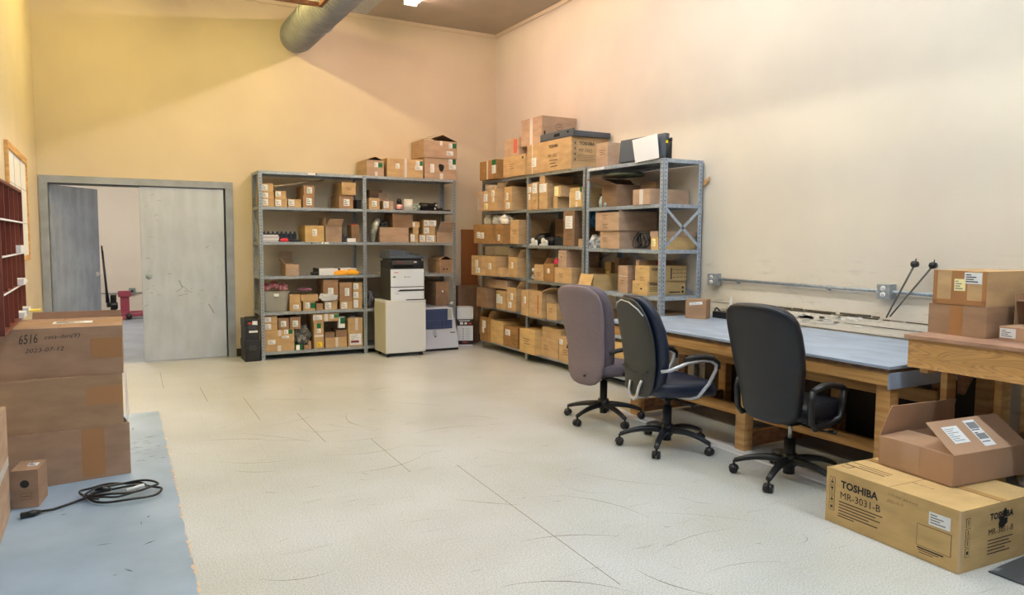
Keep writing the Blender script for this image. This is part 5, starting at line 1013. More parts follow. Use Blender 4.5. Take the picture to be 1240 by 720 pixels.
# ================================================================== PRINTER, CABINET, MACHINE
t = empty('rolling_cabinet', (-1.762, -.735, 0), 0, 'white wheeled cabinet carrying the black and white printer, before the rear rack', 'cabinet')
cw, cdp = .27, .215
ivory = mat('ivory panel', (220, 224, 226), .45); ivs = mat('beige side panel', (196, 194, 174), .5)
b = MB(); b.box(-cw, cw, -cdp, cdp, .05, .70); b.build('carcass', ivory, t, .004)
b = MB(); b.box(-cw - .002, -cw - .0003, -cdp + .003, cdp, .052, .69); b.build('side_panel', ivs, t)
b = MB(); b.box(-cw - .003, cw + .003, -cdp - .006, cdp, .70, .718); b.build('top', ivory, t, .004)
b = MB(); b.box(-cw + .006, cw - .006, -cdp - .012, -cdp - .0005, .06, .692); b.build('door', ivory, t, .004)
for sx in (-1, 1):
    for sy in (-1, 1):
        b = MB(); b.cyl((sx * .22 - .02, sy * .17, .024), (sx * .22 + .02, sy * .17, .024), .024, n=12); b.cyl((sx * .22, sy * .17, .03), (sx * .22, sy * .17, .05), .01, n=8); b.build('caster', BLACKP(), t)
pz = .7185
t = empty('laser_printer', (-1.735, -.745, pz), 0, 'black and white laser printer with scanner lid standing on the white cabinet', 'printer')
dk = mat('charcoal printer shell', (52, 52, 50), .45); pw_ = mat('printer white', (226, 234, 244), .4); slate = mat('slate scanner lid', (74, 84, 98), .4)
b = MB(); b.box(-.225, .225, -.18, .20, 0, .40); b.build('body', dk, t, .006)
b = MB(); b.box(-.222, .224, -.196, -.1805, .175, .398); b.build('front_door', pw_, t, .004)
b = MB(); b.box(-.222, .224, -.196, -.1805, .0, .165); b.build('paper_tray', pw_, t, .004)
b = MB(); b.box(-.10, .224, -.199, -.196, .118, .138); b.box(-.02, .224, -.200, -.196, .0, .012); b.add([(-.14, -.1985, .118), (-.10, -.1985, .118), (-.10, -.1985, .138)], [(0, 1, 2)]); b.build('tray_grip', BLACKP(), t)
b = MB(); b.box(-.225, .225, -.185, .20, .4005, .50); b.build('output_bay', BLACKP(), t, .006)
b = MB(); b.box(-.19, .08, -.188, -.1855, .415, .445); b.build('bay_slot', mat('slot black', (8, 8, 8), .9), t)
b = MB(); b.add([(-.21, -.19, .455), (.14, -.19, .455), (.14, -.14, .50), (-.21, -.14, .50), (-.21, -.215, .455), (.14, -.215, .455), (.14, -.20, .51), (-.21, -.20, .51)], [(4, 5, 6, 7), (0, 3, 2, 1), (7, 6, 2, 3), (4, 0, 1, 5), (4, 7, 3, 0), (5, 1, 2, 6)]); b.build('control_panel', mat('panel dark', (46, 42, 44), .35), t)
b = MB(); b.box(-.16, -.06, -.2175, -.208, .468, .495); b.build('display', mat('brown screen', (96, 66, 62), .2), t); b = MB(); b.box(.08, .115, -.216, -.207, .478, .496); b.build('button', mat('button grey', (200, 200, 200), .3), t)
b = MB(); b.box(-.20, .20, -.17, .19, .5005, .53); b.build('scanner_bed', BLACKP(), t, .006)
b = MB(); b.box(-.232, .225, -.20, .2, .5305, .565); b.box(-.225, -.02, -.15, .19, .565, .635); b.add([(-.02, -.15, .565), (.10, -.15, .565), (-.02, -.15, .635), (-.02, .19, .565), (.10, .19, .565), (-.02, .19, .635)], [(0, 1, 2), (3, 5, 4), (1, 4, 5, 2), (0, 3, 4, 1)]); b.build('scanner_lid', slate, t, .005)
b = MB(); b.add([(.06, -.08, .60), (.21, -.10, .572), (.21, .1, .572), (.06, .1, .60), (.06, -.08, .608), (.21, -.10, .58), (.21, .1, .58), (.06, .1, .608)], [(0, 3, 2, 1), (4, 5, 6, 7), (0, 1, 5, 4), (1, 2, 6, 5), (2, 3, 7, 6), (3, 0, 4, 7)]); b.build('feeder_tray', slate, t)
F = Face((-.222, -.196, 0), (1, 0, 0), (0, 0, 1), .446, .4); m_ = MB()
F.rect(m_, .07, .355, .055, .008, 1, .0012); F.rect(m_, .045, .30, .035, .014, 0, .0012); n = 3
m_.add([F.P(.19 + .012 * math.cos(R(a)), .298 + .012 * math.sin(R(a)), .0012) for a in (90, 210, 330)], [(0, 1, 2)]); F.rect(m_, .235, .298, .05, .006, 2, .0012); F.rect(m_, .085, .085, .05, .004, 2, .0012); m_.build('printed_mark', [BLACKP(), RED(), GREYINK()], t)

t = empty('feeder_unit', (-1.145, -.565, 0), 0, 'white and blue machine part standing on end below the rack, right of the cabinet', 'machine')
lt = mat('cool grey plastic', (206, 212, 226), .45); bl = mat('dark blue plastic', (50, 66, 104), .45)
q = [(-.26, .03), (.24, .03), (.235, .20), (.14, .56), (.05, .56), (.05, .30), (-.26, .30)]
q = [(-.26, .03), (.24, .03), (.225, .20), (.14, .575), (-.26, .575)]
b = MB(); n = len(q); b.add([(x, -.13, z) for x, z in q] + [(x, .08, z) for x, z in q], [tuple(range(n)), tuple(reversed(range(n, 2 * n)))] + [(i, i + n, (i + 1) % n + n, (i + 1) % n) for i in range(n)]); b.build('casing', lt, t, .005)
b = MB(); b.box(-.25, .135, -.142, -.1305, .30, .415); b.box(-.25, .07, -.138, -.1305, .416, .565); b.box(-.02, -.01, -.144, -.142, .31, .41, 1); b.box(.045, .055, -.144, -.142, .34, .41, 1); b.box(-.25, .13, -.1435, -.142, .36, .364, 1); b.build('blue_cover', [bl, mat('navy groove', (28, 38, 66), .5)], t, .003)
b = MB(); b.box(.072, .13, -.134, -.1305, .43, .56); b.build('grey_panel', mat('sage grey', (168, 176, 166), .5), t)
b = MB(); b.box(.11, .18, -.133, -.1305, .235, .25); b.box(-.12, -.09, -.135, -.1305, .19, .20)
for i in range(3): b.tube([(-.14 + .02 * i, -.133, .28), (-.135 + .02 * i, -.136, .22), (-.10, -.136, .19)], .0025, n=5)
b.build('latch', mat('mid grey', (92, 98, 110), .5), t)
b = MB(); b.box(-.25, .235, -.12, .075, 0.0, .029); b.build('foot', BLACKP(), t)
carton('cardboard_box', 'tall thin yellowish carton between the blue machine part and the rack post', (-.882, -.27, .099), .03, .34, .3, 0, 4, '', None)

# tool cases by the door
ck = mat('tool case black', (30, 31, 35), .45)
def case(z, h, w, lab, latch):
    t = empty('tool_case', (-3.563, -.335, z), 0, lab, 'tool case', 'black cases beside the door')
    b = MB(); b.box(-w / 2, w / 2, -.17, .15, 0, h * .62); b.box(-w / 2 + .006, w / 2 - .006, -.175, -.1705, .02, h * .5); b.build('body', ck, t, .006)
    b = MB(); b.box(-w / 2 - .004, w / 2 + .004, -.175, .154, h * .62 + .001, h); b.build('lid', ck, t, .008)
    b = MB(); b.box(-.04, .04, -.184, -.1755, h * .52, h * .74); b.build('latch', mat('case latch', (54, 56, 62), .4), t)
    if latch:
        b = MB(); b.box(.0, .06, -.1785, -.1755, h * .72, h * .92); b.build('label', WHITE(), t)
        b = MB(); b.box(-.05, -.01, -.1785, -.1755, h * .78, h * .86); b.build('red_mark', RED(), t)
        b = MB(); b.box(-.04, .06, -.1788, -.1765, h * .36, h * .46); b.build('label', WHITE(), t)
        b = MB(); b.tube([(-.06, -.01, h), (-.055, -.01, h + .016), (.055, -.01, h + .016), (.06, -.01, h)], .008, n=8); b.build('handle', ck, t)
    return t
case(0.001, .262, .175, 'plain black tool case on the floor, lower of two beside the door', False)
case(.264, .25, .165, 'black tool case with white labels, upper of two beside the door', True)

# stack box in the corner, board and carton behind
t = empty('paper_carton', (-.64, -.315, 0), R(0), 'tall white and black printed box on the floor in the corner', 'printed box')
t.rotation_euler.z = R(-22); w, d, h = .225, .20, .545
b = MB(); b.box(-w / 2, w / 2, -d / 2, d / 2, 0, .38); b.build('body', mat('white carton', (226, 230, 236), .5), t, .003)
b = MB(); b.box(-w / 2 - .004, w / 2 + .004, -d / 2 - .004, d / 2 + .004, .381, h); b.build('lid', mat('white carton', (226, 230, 236), .5), t, .003)
FF = box_faces(w, d, .38)
for k_ in ('front', 'right'):
    m_ = MB()
    f = FF[k_]; ww = f.w; f.rect(m_, ww / 2, .33, ww, .09, 0, .001)
    f.rect(m_, ww * .45, .355, ww * .7, .012, 1, .0022); f.rect(m_, ww * .28, .318, ww * .2, .036, 1, .0022); f.rect(m_, ww * .54, .318, ww * .16, .030, 1, .0022); f.rect(m_, ww * .8, .315, ww * .2, .02, 2, .0022)
    for i in range(5): f.rect(m_, ww * .38, .24 - .035 * i, .014, .012, 0, .001); f.rect(m_, ww * .68, .24 - .035 * i, ww * .26, .004, 3, .001)
    m_.build('printed_band', [INK(), WHITE(), RED(), GREYINK()], t)
    m_ = MB(); f.rect(m_, ww / 2, .045, ww, .055, 0, .001); f.rect(m_, ww * .5, .05, ww * .3, .014, 1, .0022); m_.build('printed_band', [INK(), RED()], t)
b = MB(); b.box(-.565, -.31, -.055, -.03, .0, 1.64); tag(b.build('plywood_sheet', mat('orange brown board', (150, 96, 50), .6, rgb2=(128, 76, 38), scale=2, stretch=(1, 1, .4))), 'orange-brown board standing upright in the corner behind the side rack', 'board')
carton('cardboard_box', 'upright plain carton in the corner above the white printed box', (-.50, -.11, 0.001), .34, .09, .83, 0, 3, '', None)

# ================================================================== SMALL THINGS ON THE REAR RACK
tag(MB().tube([(-3.255, -.43, 2.125), (-2.60, -.20, 2.245)], .018, n=4, flat=.6).build('wooden_strip', mat('pale worn strip', (176, 160, 136), .7)), 'long thin strip propped over the boxes, rear rack left bay second shelf', 'strip').location.z = 0
def simple(name, mb, m, label, cat, group=None, bevel=0): return tag(mb.build(name, m, bevel=bevel), label, cat, group)
simple('black_case', MB().box(-2.225, -2.16, -.4, -.15, 1.879, 2.0), BLACKP(), 'small black case beside the centre post, rear rack second shelf', 'case', bevel=.008)
t = empty('toner_bottle', (-1.643, -.40, 1.879), 0, 'black-capped bottle with pink label, rear rack right bay second shelf', 'bottle')
b = MB(); b.lathe([(.035, 0), (.045, .008), (.045, .075), (.03, .095)]); b.build('bottle', BLACKP(), t); b = MB(); b.lathe([(.032, .0955), (.032, .125), (.022, .15), (0.001, .152)]); b.build('cap', BLACKP(), t)
b = MB(); b.lathe([(.0458, .012), (.0458, .072)]); b.build('label', mat('pink label', (240, 176, 170), .5), t)
b = MB(); b.loft([[Vector((-.075 + k * .55, -.03 + w_, z)) for k, w_ in ((0, 0), (.2, -.012), (.26, .01), (.02, .02))] for z, w_ in ((0, 0),)] + [[Vector((-.05 + k * .55, .02 + w_, .15)) for k, w_ in ((0, 0), (.2, -.012), (.26, .01), (.02, .02))]])
o = b.build('plastic_bag', mat('white plastic', (228, 228, 224), .3, var=.06, scale=20)); o.location = (-1.51, -.38, 1.8795); tag(o, 'folded white bag standing beside the pink-labelled bottle', 'bag')
blob('cable_bundle', (-1.40, -.37, 1.879), (.13, .12, .09), mat('green grey cable', (70, 100, 84), .5, rgb2=(190, 196, 186), scale=30), 'green and white cable bundle between the white bag and black motor', 'cable', seed=5)
t = empty('motor_unit', (-1.21, -.37, 1.879), 0, 'black motor unit with a bright end cap, rear rack right bay second shelf', 'motor')
b = MB(); b.cyl((-.13, 0, .06), (.07, 0, .055), .05, n=14); b.box(-.10, .08, -.06, .05, .0, .04); b.build('body', BLACKM(), t); b = MB(); b.cyl((.071, -.0, .058), (.115, -.01, .056), .056, n=16); b.cyl((.116, -.01, .08), (.12, -.01, .08), .014, n=8); b.build('end_cap', [BLACKP()], t); b = MB(); b.cyl((.09, -.064, .075), (.09, -.058, .075), .018, n=10); b.cyl((.07, -.062, .03), (.07, -.058, .03), .014, n=10); b.build('chrome_dot', CHROME(), t)
simple('black_tray', MB().box(-1.05, -.91, -.43, -.25, 1.879, 1.90).box(-1.05, -1.03, -.43, -.25, 1.90, 1.92), BLACKP(), 'low black tray at the right end, rear rack second shelf', 'tray', bevel=.004)
# third shelf
for i in range(8):
    x = -3.385 + i * .053
    b = MB(); b.box(-.023, .023, -.1, .1, 0, .10); b.box(-.012, .012, -.108, -.1005, .1 - .02, .14 - .015)
    o = b.build('ink_cartridge', mat('blue black plastic', (26, 34, 52), .4), loc=(x, -.28, 1.453)); tag(o, 'dark blue cartridge in the upright row, rear rack left bay third shelf', 'cartridge', 'row of dark cartridges')
for i in range(4):
    b = MB(); b.box(-.10, .10, -.02, .03, 0, .020); o = b.build('paper_stack', mat('white paper %d' % (i % 2), (226, 226, 232) if i % 2 else (190, 190, 204), .6), loc=(-3.325 + .006 * (i % 3), -.418, 1.453 + .0215 * i)); tag(o, ['lowest', 'second lowest', 'third lowest', 'topmost'][i] + ' bundle of papers before the dark cartridges, rear rack third shelf', 'papers', 'paper bundles')
blob('red_pouch', (-3.15, -.43, 1.453), (.11, .05, .045), mat('red vinyl', (214, 44, 62), .4), 'small red pouch beside the paper bundles, rear rack third shelf', 'pouch', seed=2, amp=.1)
simple('black_tray', MB().box(-3.09, -2.95, -.45, -.36, 1.453, 1.483), BLACKP(), 'flat black piece beside the red pouch, rear rack third shelf', 'tray', bevel=.004)
blob('metal_part', (-2.37, -.36, 1.453), (.11, .10, .10), mat('grey machine part', (96, 100, 100), .35, rgb2=(40, 42, 44), scale=25), 'grey and black machine part right of the open box, rear rack third shelf', 'machine part', seed=8, amp=.5)
t = empty('cap_red', (-2.25, -.32, 1.453), 0, None); bpy.data.objects.remove(t)
blob('red_cap', (-2.25, -.33, 1.4535 + .21 + .0), (.08, .08, .03), mat('red cap', (200, 30, 36), .4), 'red cap sitting on the narrow box by the centre post', 'cap', seed=4, amp=.05)  # a loose red cap, not a pot, resting on the narrow box
simple('small_carton', MB().box(-2.37, -2.26, -.468, -.442, 1.453, 1.50), WHITE(), 'small white carton at the front before the narrow box', 'carton', bevel=.002)
b = MB(); b.loft([sell(.05, .03, 0, 0, 0, 14, 2), sell(.06, .045, .01, 0, .12, 14, 2), sell(.055, .05, .05, .0, .24, 14, 2), sell(.02, .03, .08, 0, .31, 14, 2)]); o = b.build('plastic_bag', mat('silvery bag', (176, 180, 176), .15, .3, rgb2=(120, 124, 118), scale=14, bump=.6)); o.location = (-2.01, -.38, 1.453); tag(o, 'tall silvery plastic bag leaning beside the centre post, rear rack third shelf', 'bag')
blob('black_part', (-1.845, -.36, 1.632), (.13, .12, .10), mat('black rubber', (34, 36, 38), .6), 'black lumpy part on the wide box beside the askew box', 'machine part', seed=9)
# fourth shelf
for i, (x0_, x1_) in enumerate(((-2.725, -2.48), (-2.455, -2.24))):
    b = MB(); b.box(x0_, x1_, -.42, -.12, 1.031, 1.115); b.box(x0_ - .004, x0_ - .0003, -.422, -.12, 1.031, 1.118, 1)
    tag(b.build('ring_binder', [mat('white cardboard', (236, 238, 244), .5), BLACKP()]), ('left' if i == 0 else 'right') + ' white box file lying on the rear rack fourth shelf', 'binder', 'white box files')
simple('power_adapter', MB().box(-2.82, -2.74, -.45, -.36, 1.031, 1.072), BLACKP(), 'black adapter left of the white box files', 'adapter', bevel=.006)
b = MB(); b.tube([(-2.99, -.4, 1.036), (-2.94, -.43, 1.036), (-2.9, -.39, 1.04), (-2.86, -.43, 1.036), (-2.84, -.4, 1.036)], .004, n=6); simple('thin_cable', b, GREYINK(), 'thin grey cable lying right of the small box, rear rack fourth shelf', 'cable')
for i, (x, w_) in enumerate(((-2.45, .20), (-2.31, .18))): blob('rubber_glove', (x, -.455, 1.031), (w_, .06, .062 + .012 * i), mat('yellow glove', (246, 178, 40), .5), ['left', 'right'][i] + ' yellow-orange glove at the shelf edge before the box files', 'glove', 'yellow gloves', seed=11 + i, amp=.3)
blob('plastic_piece', (-1.94, -.42, 1.031), (.06, .05, .03), mat('pinkish part', (206, 176, 160), .5), 'tiny pale part alone on the shelf left of the printer', 'part', seed=6, amp=.2)
# fifth shelf: plastic bin with packets
t = empty('plastic_bin', (-3.262, -.30, .589), 0, 'translucent plastic bin full of parts, rear rack left bay fifth shelf', 'bin')
clear = mat('cloudy plastic', (188, 186, 176), .25, alpha=.62)
b = MB(); rings = []
for z, k in ((0, .86), (.24, 1.0)): rings.append(sell(.13 * k, .165 * k, 0, 0, z, 28, 8))
b.loft(rings, 0, True, False); b.add(rings[0], [tuple(reversed(range(28)))]); rim = [sell(.14, .175, 0, 0, z, 28, 8) for z in (.235, .252)]; b.loft(rim, 0, True, False); b.build('tub', clear, t)
b = MB(); b.loft([sell(.105, .135, 0, 0, z, 20, 6) for z in (.006, .215)]); b.build('contents', mat('grey mixed parts', (196, 196, 190), .5, rgb2=(92, 92, 84), scale=16), t)
b = MB(); b.box(-.03, .03, -.152, -.143, .19, .225); b.build('latch', WHITE(), t)
for i, (x, s_) in enumerate(((-3.36, .13), (-3.16, .13), (-3.26, .12))): blob('foil_packet', (x, -.30 - .03 * (i % 2), .845 if i < 2 else .87), (s_, .14, .095), mat('pink white packet', (226, 178, 182), .3, rgb2=(170, 50, 70), scale=18), ['left', 'right', 'middle'][i] + ' pink and white packet heaped on the plastic bin', 'packet', 'packets on the plastic bin', seed=20 + i, amp=.35)
blob('purple_pouch', (-2.895, -.35, .835), (.19, .12, .04), mat('mauve pouch', (132, 84, 110), .4), 'flat mauve pouch on the wide plain box, rear rack fifth shelf', 'pouch', seed=30, amp=.15)
o = blob('plastic_bag', (-2.61, -.44, .705), (.24, .05, .10), film(), 'crumpled clear bag hanging over the flat boxes, rear rack fifth shelf', 'plastic bag', seed=31, amp=.5)
blob('plastic_bag', (-2.05, -.37, .589), (.13, .14, .24), mat('dark mesh bag', (96, 90, 96), .3, rgb2=(40, 36, 38), scale=30), 'dark clear bag of parts right of the centre post, rear rack fifth shelf', 'plastic bag', seed=32, amp=.3)
simple('white_cap', MB().cyl((-.885, -.43, .589), (-.885, -.43, .63), .026), WHITE(), 'small white round cap beside the right post, rear rack fifth shelf', 'cap')
# bottom shelf
blob('plastic_bag', (-2.93, -.33, .16), (.20, .2, .24), mat('grey crinkled film', (150, 152, 150), .15, rgb2=(64, 66, 66), scale=20, bump=.6), 'heap of grey plastic wrapping beside the largest carton, bottom shelf', 'plastic bag', seed=41, amp=.5)
b = MB(); b.box(-3.035, -2.955, -.46, -.40, .0995, .165); b.box(-3.036, -2.99, -.4606, -.4601, .1, .164, 1); simple('small_carton', b, [GREEN(), WHITE()], 'small green and white box at the front of the bottom shelf', 'carton')
simple('small_carton', MB().box(-2.935, -2.885, -.46, -.38, .0995, .15).box(-2.88, -2.845, -.45, -.36, .0995, .20), card(2), 'little brown block beside the green and white box, bottom shelf', 'carton')
b = MB(); b.box(-2.485, -2.40, -.42, -.36, .345, .49); b.box(-2.46, -2.40, -.4206, -.4201, .40, .48, 1); o = simple('small_carton', b, [WHITE(), GREEN()], 'white packet with a green square among the brown boxes, bottom shelf', 'carton')
blob('plastic_bag', (-2.28, -.33, .412), (.18, .16, .07), film(), 'crumpled clear film on the box stacked at the right, bottom shelf', 'plastic bag', seed=44, amp=.5)

# ================================================================== SMALL THINGS ON THE SIDE RACK
def sl(u, f, z): return (-f, -u, z)
t = empty('scanner_tray', sl(2.50, .30, 2.650), R(-90), 'dark grey plastic tray with a handle slot lying on the printed carton', 'tray')
b = MB(); w, d, h = .72, .50, .085; b.box(-w / 2, w / 2, -d / 2, d / 2, 0, .012); b.box(-w / 2, w / 2, -d / 2, -d / 2 + .012, .012, h); b.box(-w / 2, w / 2, d / 2 - .012, d / 2, .012, h * .7); b.box(-w / 2, -w / 2 + .012, -d / 2, d / 2, .012, h * .7); b.box(w / 2 - .012, w / 2, -d / 2, d / 2, .012, h * .7); b.box(w / 2 - .2, w / 2 - .02, -d / 2 + .05, d / 2 - .02, .012, .06); b.build('tray', mat('dark grey plastic', (72, 80, 90), .45), t, .003)
b = MB(); b.box(-.05, .07, -d / 2 - .002, -d / 2 - .0003, .025, .06); b.box(.22, .26, -d / 2 - .002, -d / 2 - .0003, .045, .065); b.build('handle_slot', mat('slot black', (8, 8, 8), .9), t)
# tray rests partly on the upper big carton side, shifted toward the camera
t.location = (-.275, -2.525, 2.6495)
t = empty('equipment_unit', sl(4.02, .50, 2.269), R(-90), 'dark slate machine panel standing on the near bay top of the side rack', 'machine panel')
b = MB(); M = Matrix.Rotation(R(-6), 4, 'X'); b.box(-.345, .345, 0, .05, .012, .238, M=M); b.build('panel', mat('slate panel', (76, 84, 94), .4), t, .004)
b = MB(); b.box(.25, .33, .05, .12, .0, .18); b.build('bracket', BLACKP(), t, .003)
b = MB(); b.tube([(.30, .11, .12), (.34, .10, .17), (.37, .06, .15), (.355, .05, .10), (.36, .04, .04), (.34, .05, .004)], .012, n=6); b.cyl((.345, .06, .17), (.385, .06, .175), .016, n=10); b.build('cable', BLACKP(), t)
b = MB(); b.box(.34, .36, .03, .045, .14, .165); b.build('yellow_clip', YELLOW(), t)
o = MB().add([(-.07, -.012, -.02), (.29, -.014, -.005), (.25, -.0 - .012, .225), (-.125, -.012, .205), (-.07, -.010, -.02), (.29, -.012, -.005), (.25, -.010, .225), (-.125, -.010, .205)], [(0, 3, 2, 1)[::-1], (7, 6, 5, 4)[::-1], (0, 4, 5, 1)[::-1], (1, 5, 6, 2)[::-1], (2, 6, 7, 3)[::-1], (3, 7, 4, 0)[::-1]]).build('paper_sheet', WHITE()); o.location = (-.512, -4.05, 2.275); o.rotation_euler = (0, 0, R(-90)); tag(o, 'white sheet of paper taped on the slate machine panel', 'paper')
simple('foam_tray', MB().box(-.46, -.10, -3.50, -3.13, 2.2695, 2.2695 + .0), WHITE(), 'x', 'x'); bpy.data.objects.remove(bpy.data.objects['foam_tray'])
b = MB(); b.loft([sell(.26, .16, 0, 0, 0, 24, 2.4), sell(.28, .17, 0, 0, .02, 24, 2.4), sell(.24, .12, 0, 0, .04, 24, 2.2)]); o = b.build('black_bag', mat('black bag', (36, 46, 46), .4, rgb2=(90, 100, 84), scale=6)); o.location = (-.33, -3.53, 2.075 + .085); tag(o, 'black bag slumped on the open carton, side rack near bay second shelf', 'bag')
t = empty('spray_bottle', sl(3.37, .475, 1.846), R(-90), 'clear spray bottle in front of the open carton, side rack near bay', 'bottle')
b = MB(); b.lathe([(.032, 0), (.034, .06), (.02, .1), (.012, .115)]); b.build('bottle', mat('clear bottle', (170, 196, 206), .15), t); b = MB(); b.box(-.03, .02, -.012, .012, .116, .145); b.box(-.02, -.005, -.006, .006, .09, .116); b.build('trigger', BLACKP(), t)
t = empty('green_bottle', sl(3.46, .475, 1.846), 0, 'squat bottle with a bright green cap, side rack near bay second shelf', 'bottle')
b = MB(); b.lathe([(.034, 0), (.036, .03), (.03, .045)]); b.build('bottle', mat('clear bottle', (170, 196, 206), .15), t); b = MB(); b.lathe([(.024, .0455), (.024, .09), (.001, .094)]); b.build('cap', mat('green cap', (20, 170, 80), .4), t)
simple('paper_sheet', MB().box(-.495, -.2, -2.79, -2.77, 1.861, 2.035), WHITE(), 'white sheet standing left of the yellowish carton, side rack second shelf', 'paper')
for i, (u, s_) in enumerate(((.75, .20), (.98, .22), (1.21, .19))): blob('foam_wrap', sl(u, .44, 1.699), (.22, s_, .135), mat('white foam', (242, 242, 240), .6), ['leftmost', 'middle', 'right'][i] + ' white foam wrap piece on the dark boxes, side rack third shelf', 'foam wrap', 'white foam wrap', seed=50 + i, amp=.25)
for i, (u, k) in enumerate(((1.96, 1), (2.2, 2))):
    t = empty('machine_part', sl(u, .36, 1.431), R(-90), ['left', 'right'][i] + ' black machine part with white gears, side rack middle bay third shelf', 'machine part', 'machine parts')
    b = MB(); b.loft([sell(.10, .10, 0, 0, 0, 16, 3), sell(.10, .11, 0, 0, .08, 16, 3), sell(.05, .07, .02, .02, .15 - .04 * i, 16, 3)]); b.build('housing', BLACKM(), t)
    b = MB(); b.cyl((-.02, -.125, .05), (-.02, -.112, .05), .04, n=14); b.cyl((.06, -.13, .035), (.06, -.115, .035), .03, n=12); b.box(-.08, .09, -.135, -.115, 0, .02); b.build('gear', mat('pale gear', (212, 216, 216), .4), t)
simple('metal_bracket', MB().box(-.40, -.2, -2.62, -2.31, 1.431, 1.53), mat('dark steel', (58, 64, 68), .4, .5), 'dark steel bracket box beside the tall labelled box, side rack', 'bracket', bevel=.006)
blob('plastic_bag', sl(3.0, .30, 1.64), (.2, .20, .18), mat('blue plastic', (12, 104, 156), .3, var=.3, scale=10), 'bright blue plastic bag stuffed behind the rack post, third shelf', 'plastic bag', seed=61, amp=.4)
carton('cardboard_box', 'plain brown box under the bright blue bag, side rack middle bay', sl(2.985, .12, 1.431), .13, .15, .205, R(-90), 3, '', 'cartons on the side rack')
for i, u in enumerate((3.20, 3.30)): blob('cable_bundle', sl(u, .43, 1.413), (.16, .13, .14 - .02 * i), mat('white grey bundle', (214, 220, 228), .4, rgb2=(120, 128, 136), scale=14), ['left', 'right'][i] + ' white bundle beside the post, side rack near bay third shelf', 'bundle', 'white bundles', seed=63 + i, amp=.4)
t = empty('cable_coil', sl(3.97, .40, 1.413), R(-90), 'tangle of black cables between the pale box and lidded box, side rack', 'cable')
b = MB()
for k in range(7):
    a0 = k * .8; b.tube([((.02 + .07 * math.cos(a)) * (1 - .04 * k) + .06 * math.sin(a0), -.04 + .03 * math.sin(a + a0) + .012 * k - .04, .09 + .075 * math.sin(a)) for a in [R(q) for q in range(0, 360, 24)]], .007, n=6, closed=True)
b.build('cable', BLACKP(), t)
blob('red_pouch', sl(2.425, .44, 1.183), (.06, .09, .10), mat('magenta packet', (206, 40, 92), .4), 'magenta packet on the large plain box beside the stacked carton', 'packet', seed=70, amp=.2)
for i, z in enumerate((1.006, 1.09)): blob('metal_part', sl(1.955, .42, z), (.14, .10, .085), mat('grey teal part', (92, 108, 112), .4, rgb2=(200, 206, 206), scale=14), ['lower', 'upper'][i] + ' grey machine part right of the rack post, side rack fourth shelf', 'machine part', 'grey parts', seed=72 + i, amp=.4)
simple('yellow_tape_roll', MB().cyl((-.10, -2.16, .571), (-.10, -2.16, .95), .045), YELLOW(), 'upright yellow tube behind the smaller box, side rack fifth shelf', 'tube')
simple('black_case', MB().box(-.48, -.08, -4.30, -3.70, .531, .77), BLACKP(), 'long black case at the near end of the side rack behind the workbench', 'case', bevel=.012)
simple('cardboard_sheet', MB().box(-.50, -.05, -4.30, -3.70, .771, .79), card(3), 'flat cardboard sheet on the long black case, side rack near bay', 'cardboard')

# ================================================================== ON THE WALL AND WORKBENCH
t = empty('conduit', (-.03, -5.6, 1.13), 0, 'horizontal steel conduit with two outlet boxes along the right wall', 'conduit')
b = MB(); b.cyl((0, -2.0, 0), (0, 1.08, .012), .0135, n=12); b.build('pipe', GALV(), t)
for y in (.72, -.25, -1.4): b = MB(); b.box(-.004, .029, y - .012, y + .012, -.02, .022); b.build('clamp', GALV(), t)
for y in (1.01, -.765):
    b = MB(); b.box(-.035, .0295, y - .058, y + .058, -.052, .062); ob = b.build('outlet_box', GALV(), t, .004)
    b = MB(); b.box(-.040, -.0355, y - .054, y + .054, -.048, .058); b.build('cover_plate', GALV(), ob, .002)
    for z in (.028, -.018): b = MB(); b.cyl((-.046, y + .0, z), (-.0405, y + .0, z), .019, n=16); b.box(-.0468, -.046, y - .008, y - .005, z - .005, z + .006, 1); b.box(-.0468, -.046, y + .005, y + .008, z - .005, z + .006, 1); b.build('socket', [WHITE(), BLACKP()], ob)
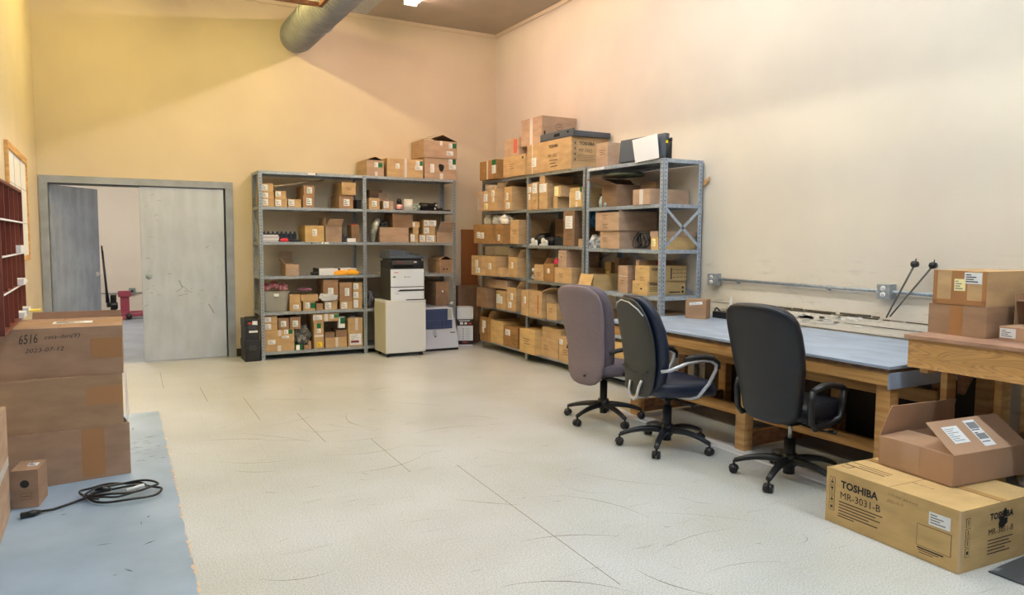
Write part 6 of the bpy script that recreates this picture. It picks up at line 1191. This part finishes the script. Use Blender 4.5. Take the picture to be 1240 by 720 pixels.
for i, (a, c, hd) in enumerate((((-.078, -6.605, 1.345), (-.078, -6.405, .945), 1), ((-.056, -6.725, 1.34), (-.056, -6.42, .955), 1))):
    t = empty('long_tool', a, 0, ['thin rod with a black knob leaning on the conduit, left top of two', 'thin rod with a dark knob crossing the other, right top of two'][i], 'rod', 'rods on the wall')
    d_ = Vector(c) - Vector(a); b = MB(); b.tube([(0, 0, 0), d_], [.008, .006], n=8); b.build('rod', mat('dull steel rod', (112, 108, 100), .4, .6), t)
    b = MB(); b.cyl((-.018, .0, .0), (.018, 0, 0), .024, n=8); b.cyl((0, 0, .0), (0, -.008, .04), .005, n=6); b.build('knob', BLACKP(), t)
c0, c1 = Vector((-.449, -4.665, 0)), Vector((-.35, -4.826, 0)); dr = (c1 - c0); wz = math.atan2(dr.y, dr.x); wl = dr.length
dp = .15; nrm = Vector((-dr.y, dr.x, 0)).normalized(); cc = (c0 + c1) / 2 + nrm * dp / 2
sbx = carton('cardboard_box', 'small brown carton with a tilted white label on the blue-grey bench', (cc.x, cc.y, .791), wl, dp, .175, wz, 2, '', None)
label_part(sbx, box_faces(wl, dp, .175)['front'], wl * .5, .140, .12, .026, 'w', rot=.12, code=True)
b = MB(); b.box(-.17, -.03, -4.98, -4.72, .791, .85); b.tube([(-.1, -4.75, .85), (-.12, -4.72, .88), (-.1, -4.68, .86), (-.08, -4.66, .80)], .008, n=6); b.box(-.16, -.04, -4.99, -4.90, .85, .862); simple('power_adapter', b, BLACKP(), 'black adapter box with a cable at the back of the blue-grey bench', 'adapter', bevel=.006)
for i, (y, hh) in enumerate(((-4.82, .15), (-4.94, .09), (-5.05, .10))):
    b = MB(); b.add([(-.06, y - .03, .791), (-.02, y - .035, .791), (-.02, y + .035, .791), (-.06, y + .03, .791), (-.04, y, .791 + hh + .06)], [(0, 3, 2, 1), (0, 1, 4), (1, 2, 4), (2, 3, 4), (3, 0, 4)]); simple('tissue', b, WHITE(), ['leftmost peaked', 'middle low', 'rightmost low'][i] + ' white paper scrap standing at the back of the blue-grey bench', 'paper scrap', 'paper scraps')
b = MB(); b.add([(0, 0, 0), (.0, -.07, .04), (0, -.085, .09), (0, -.02, .055)] + [(.01, 0, 0), (.01, -.07, .04), (.01, -.085, .09), (.01, -.02, .055)], [(0, 1, 2, 3), (7, 6, 5, 4), (0, 4, 5, 1), (1, 5, 6, 2), (2, 6, 7, 3), (3, 7, 4, 0)]); o = b.build('wooden_tag', WOOD(), loc=(-.03, -4.397, 2.02)); tag(o, 'small wooden tag jutting from the rear post of the bluish rack', 'tag')
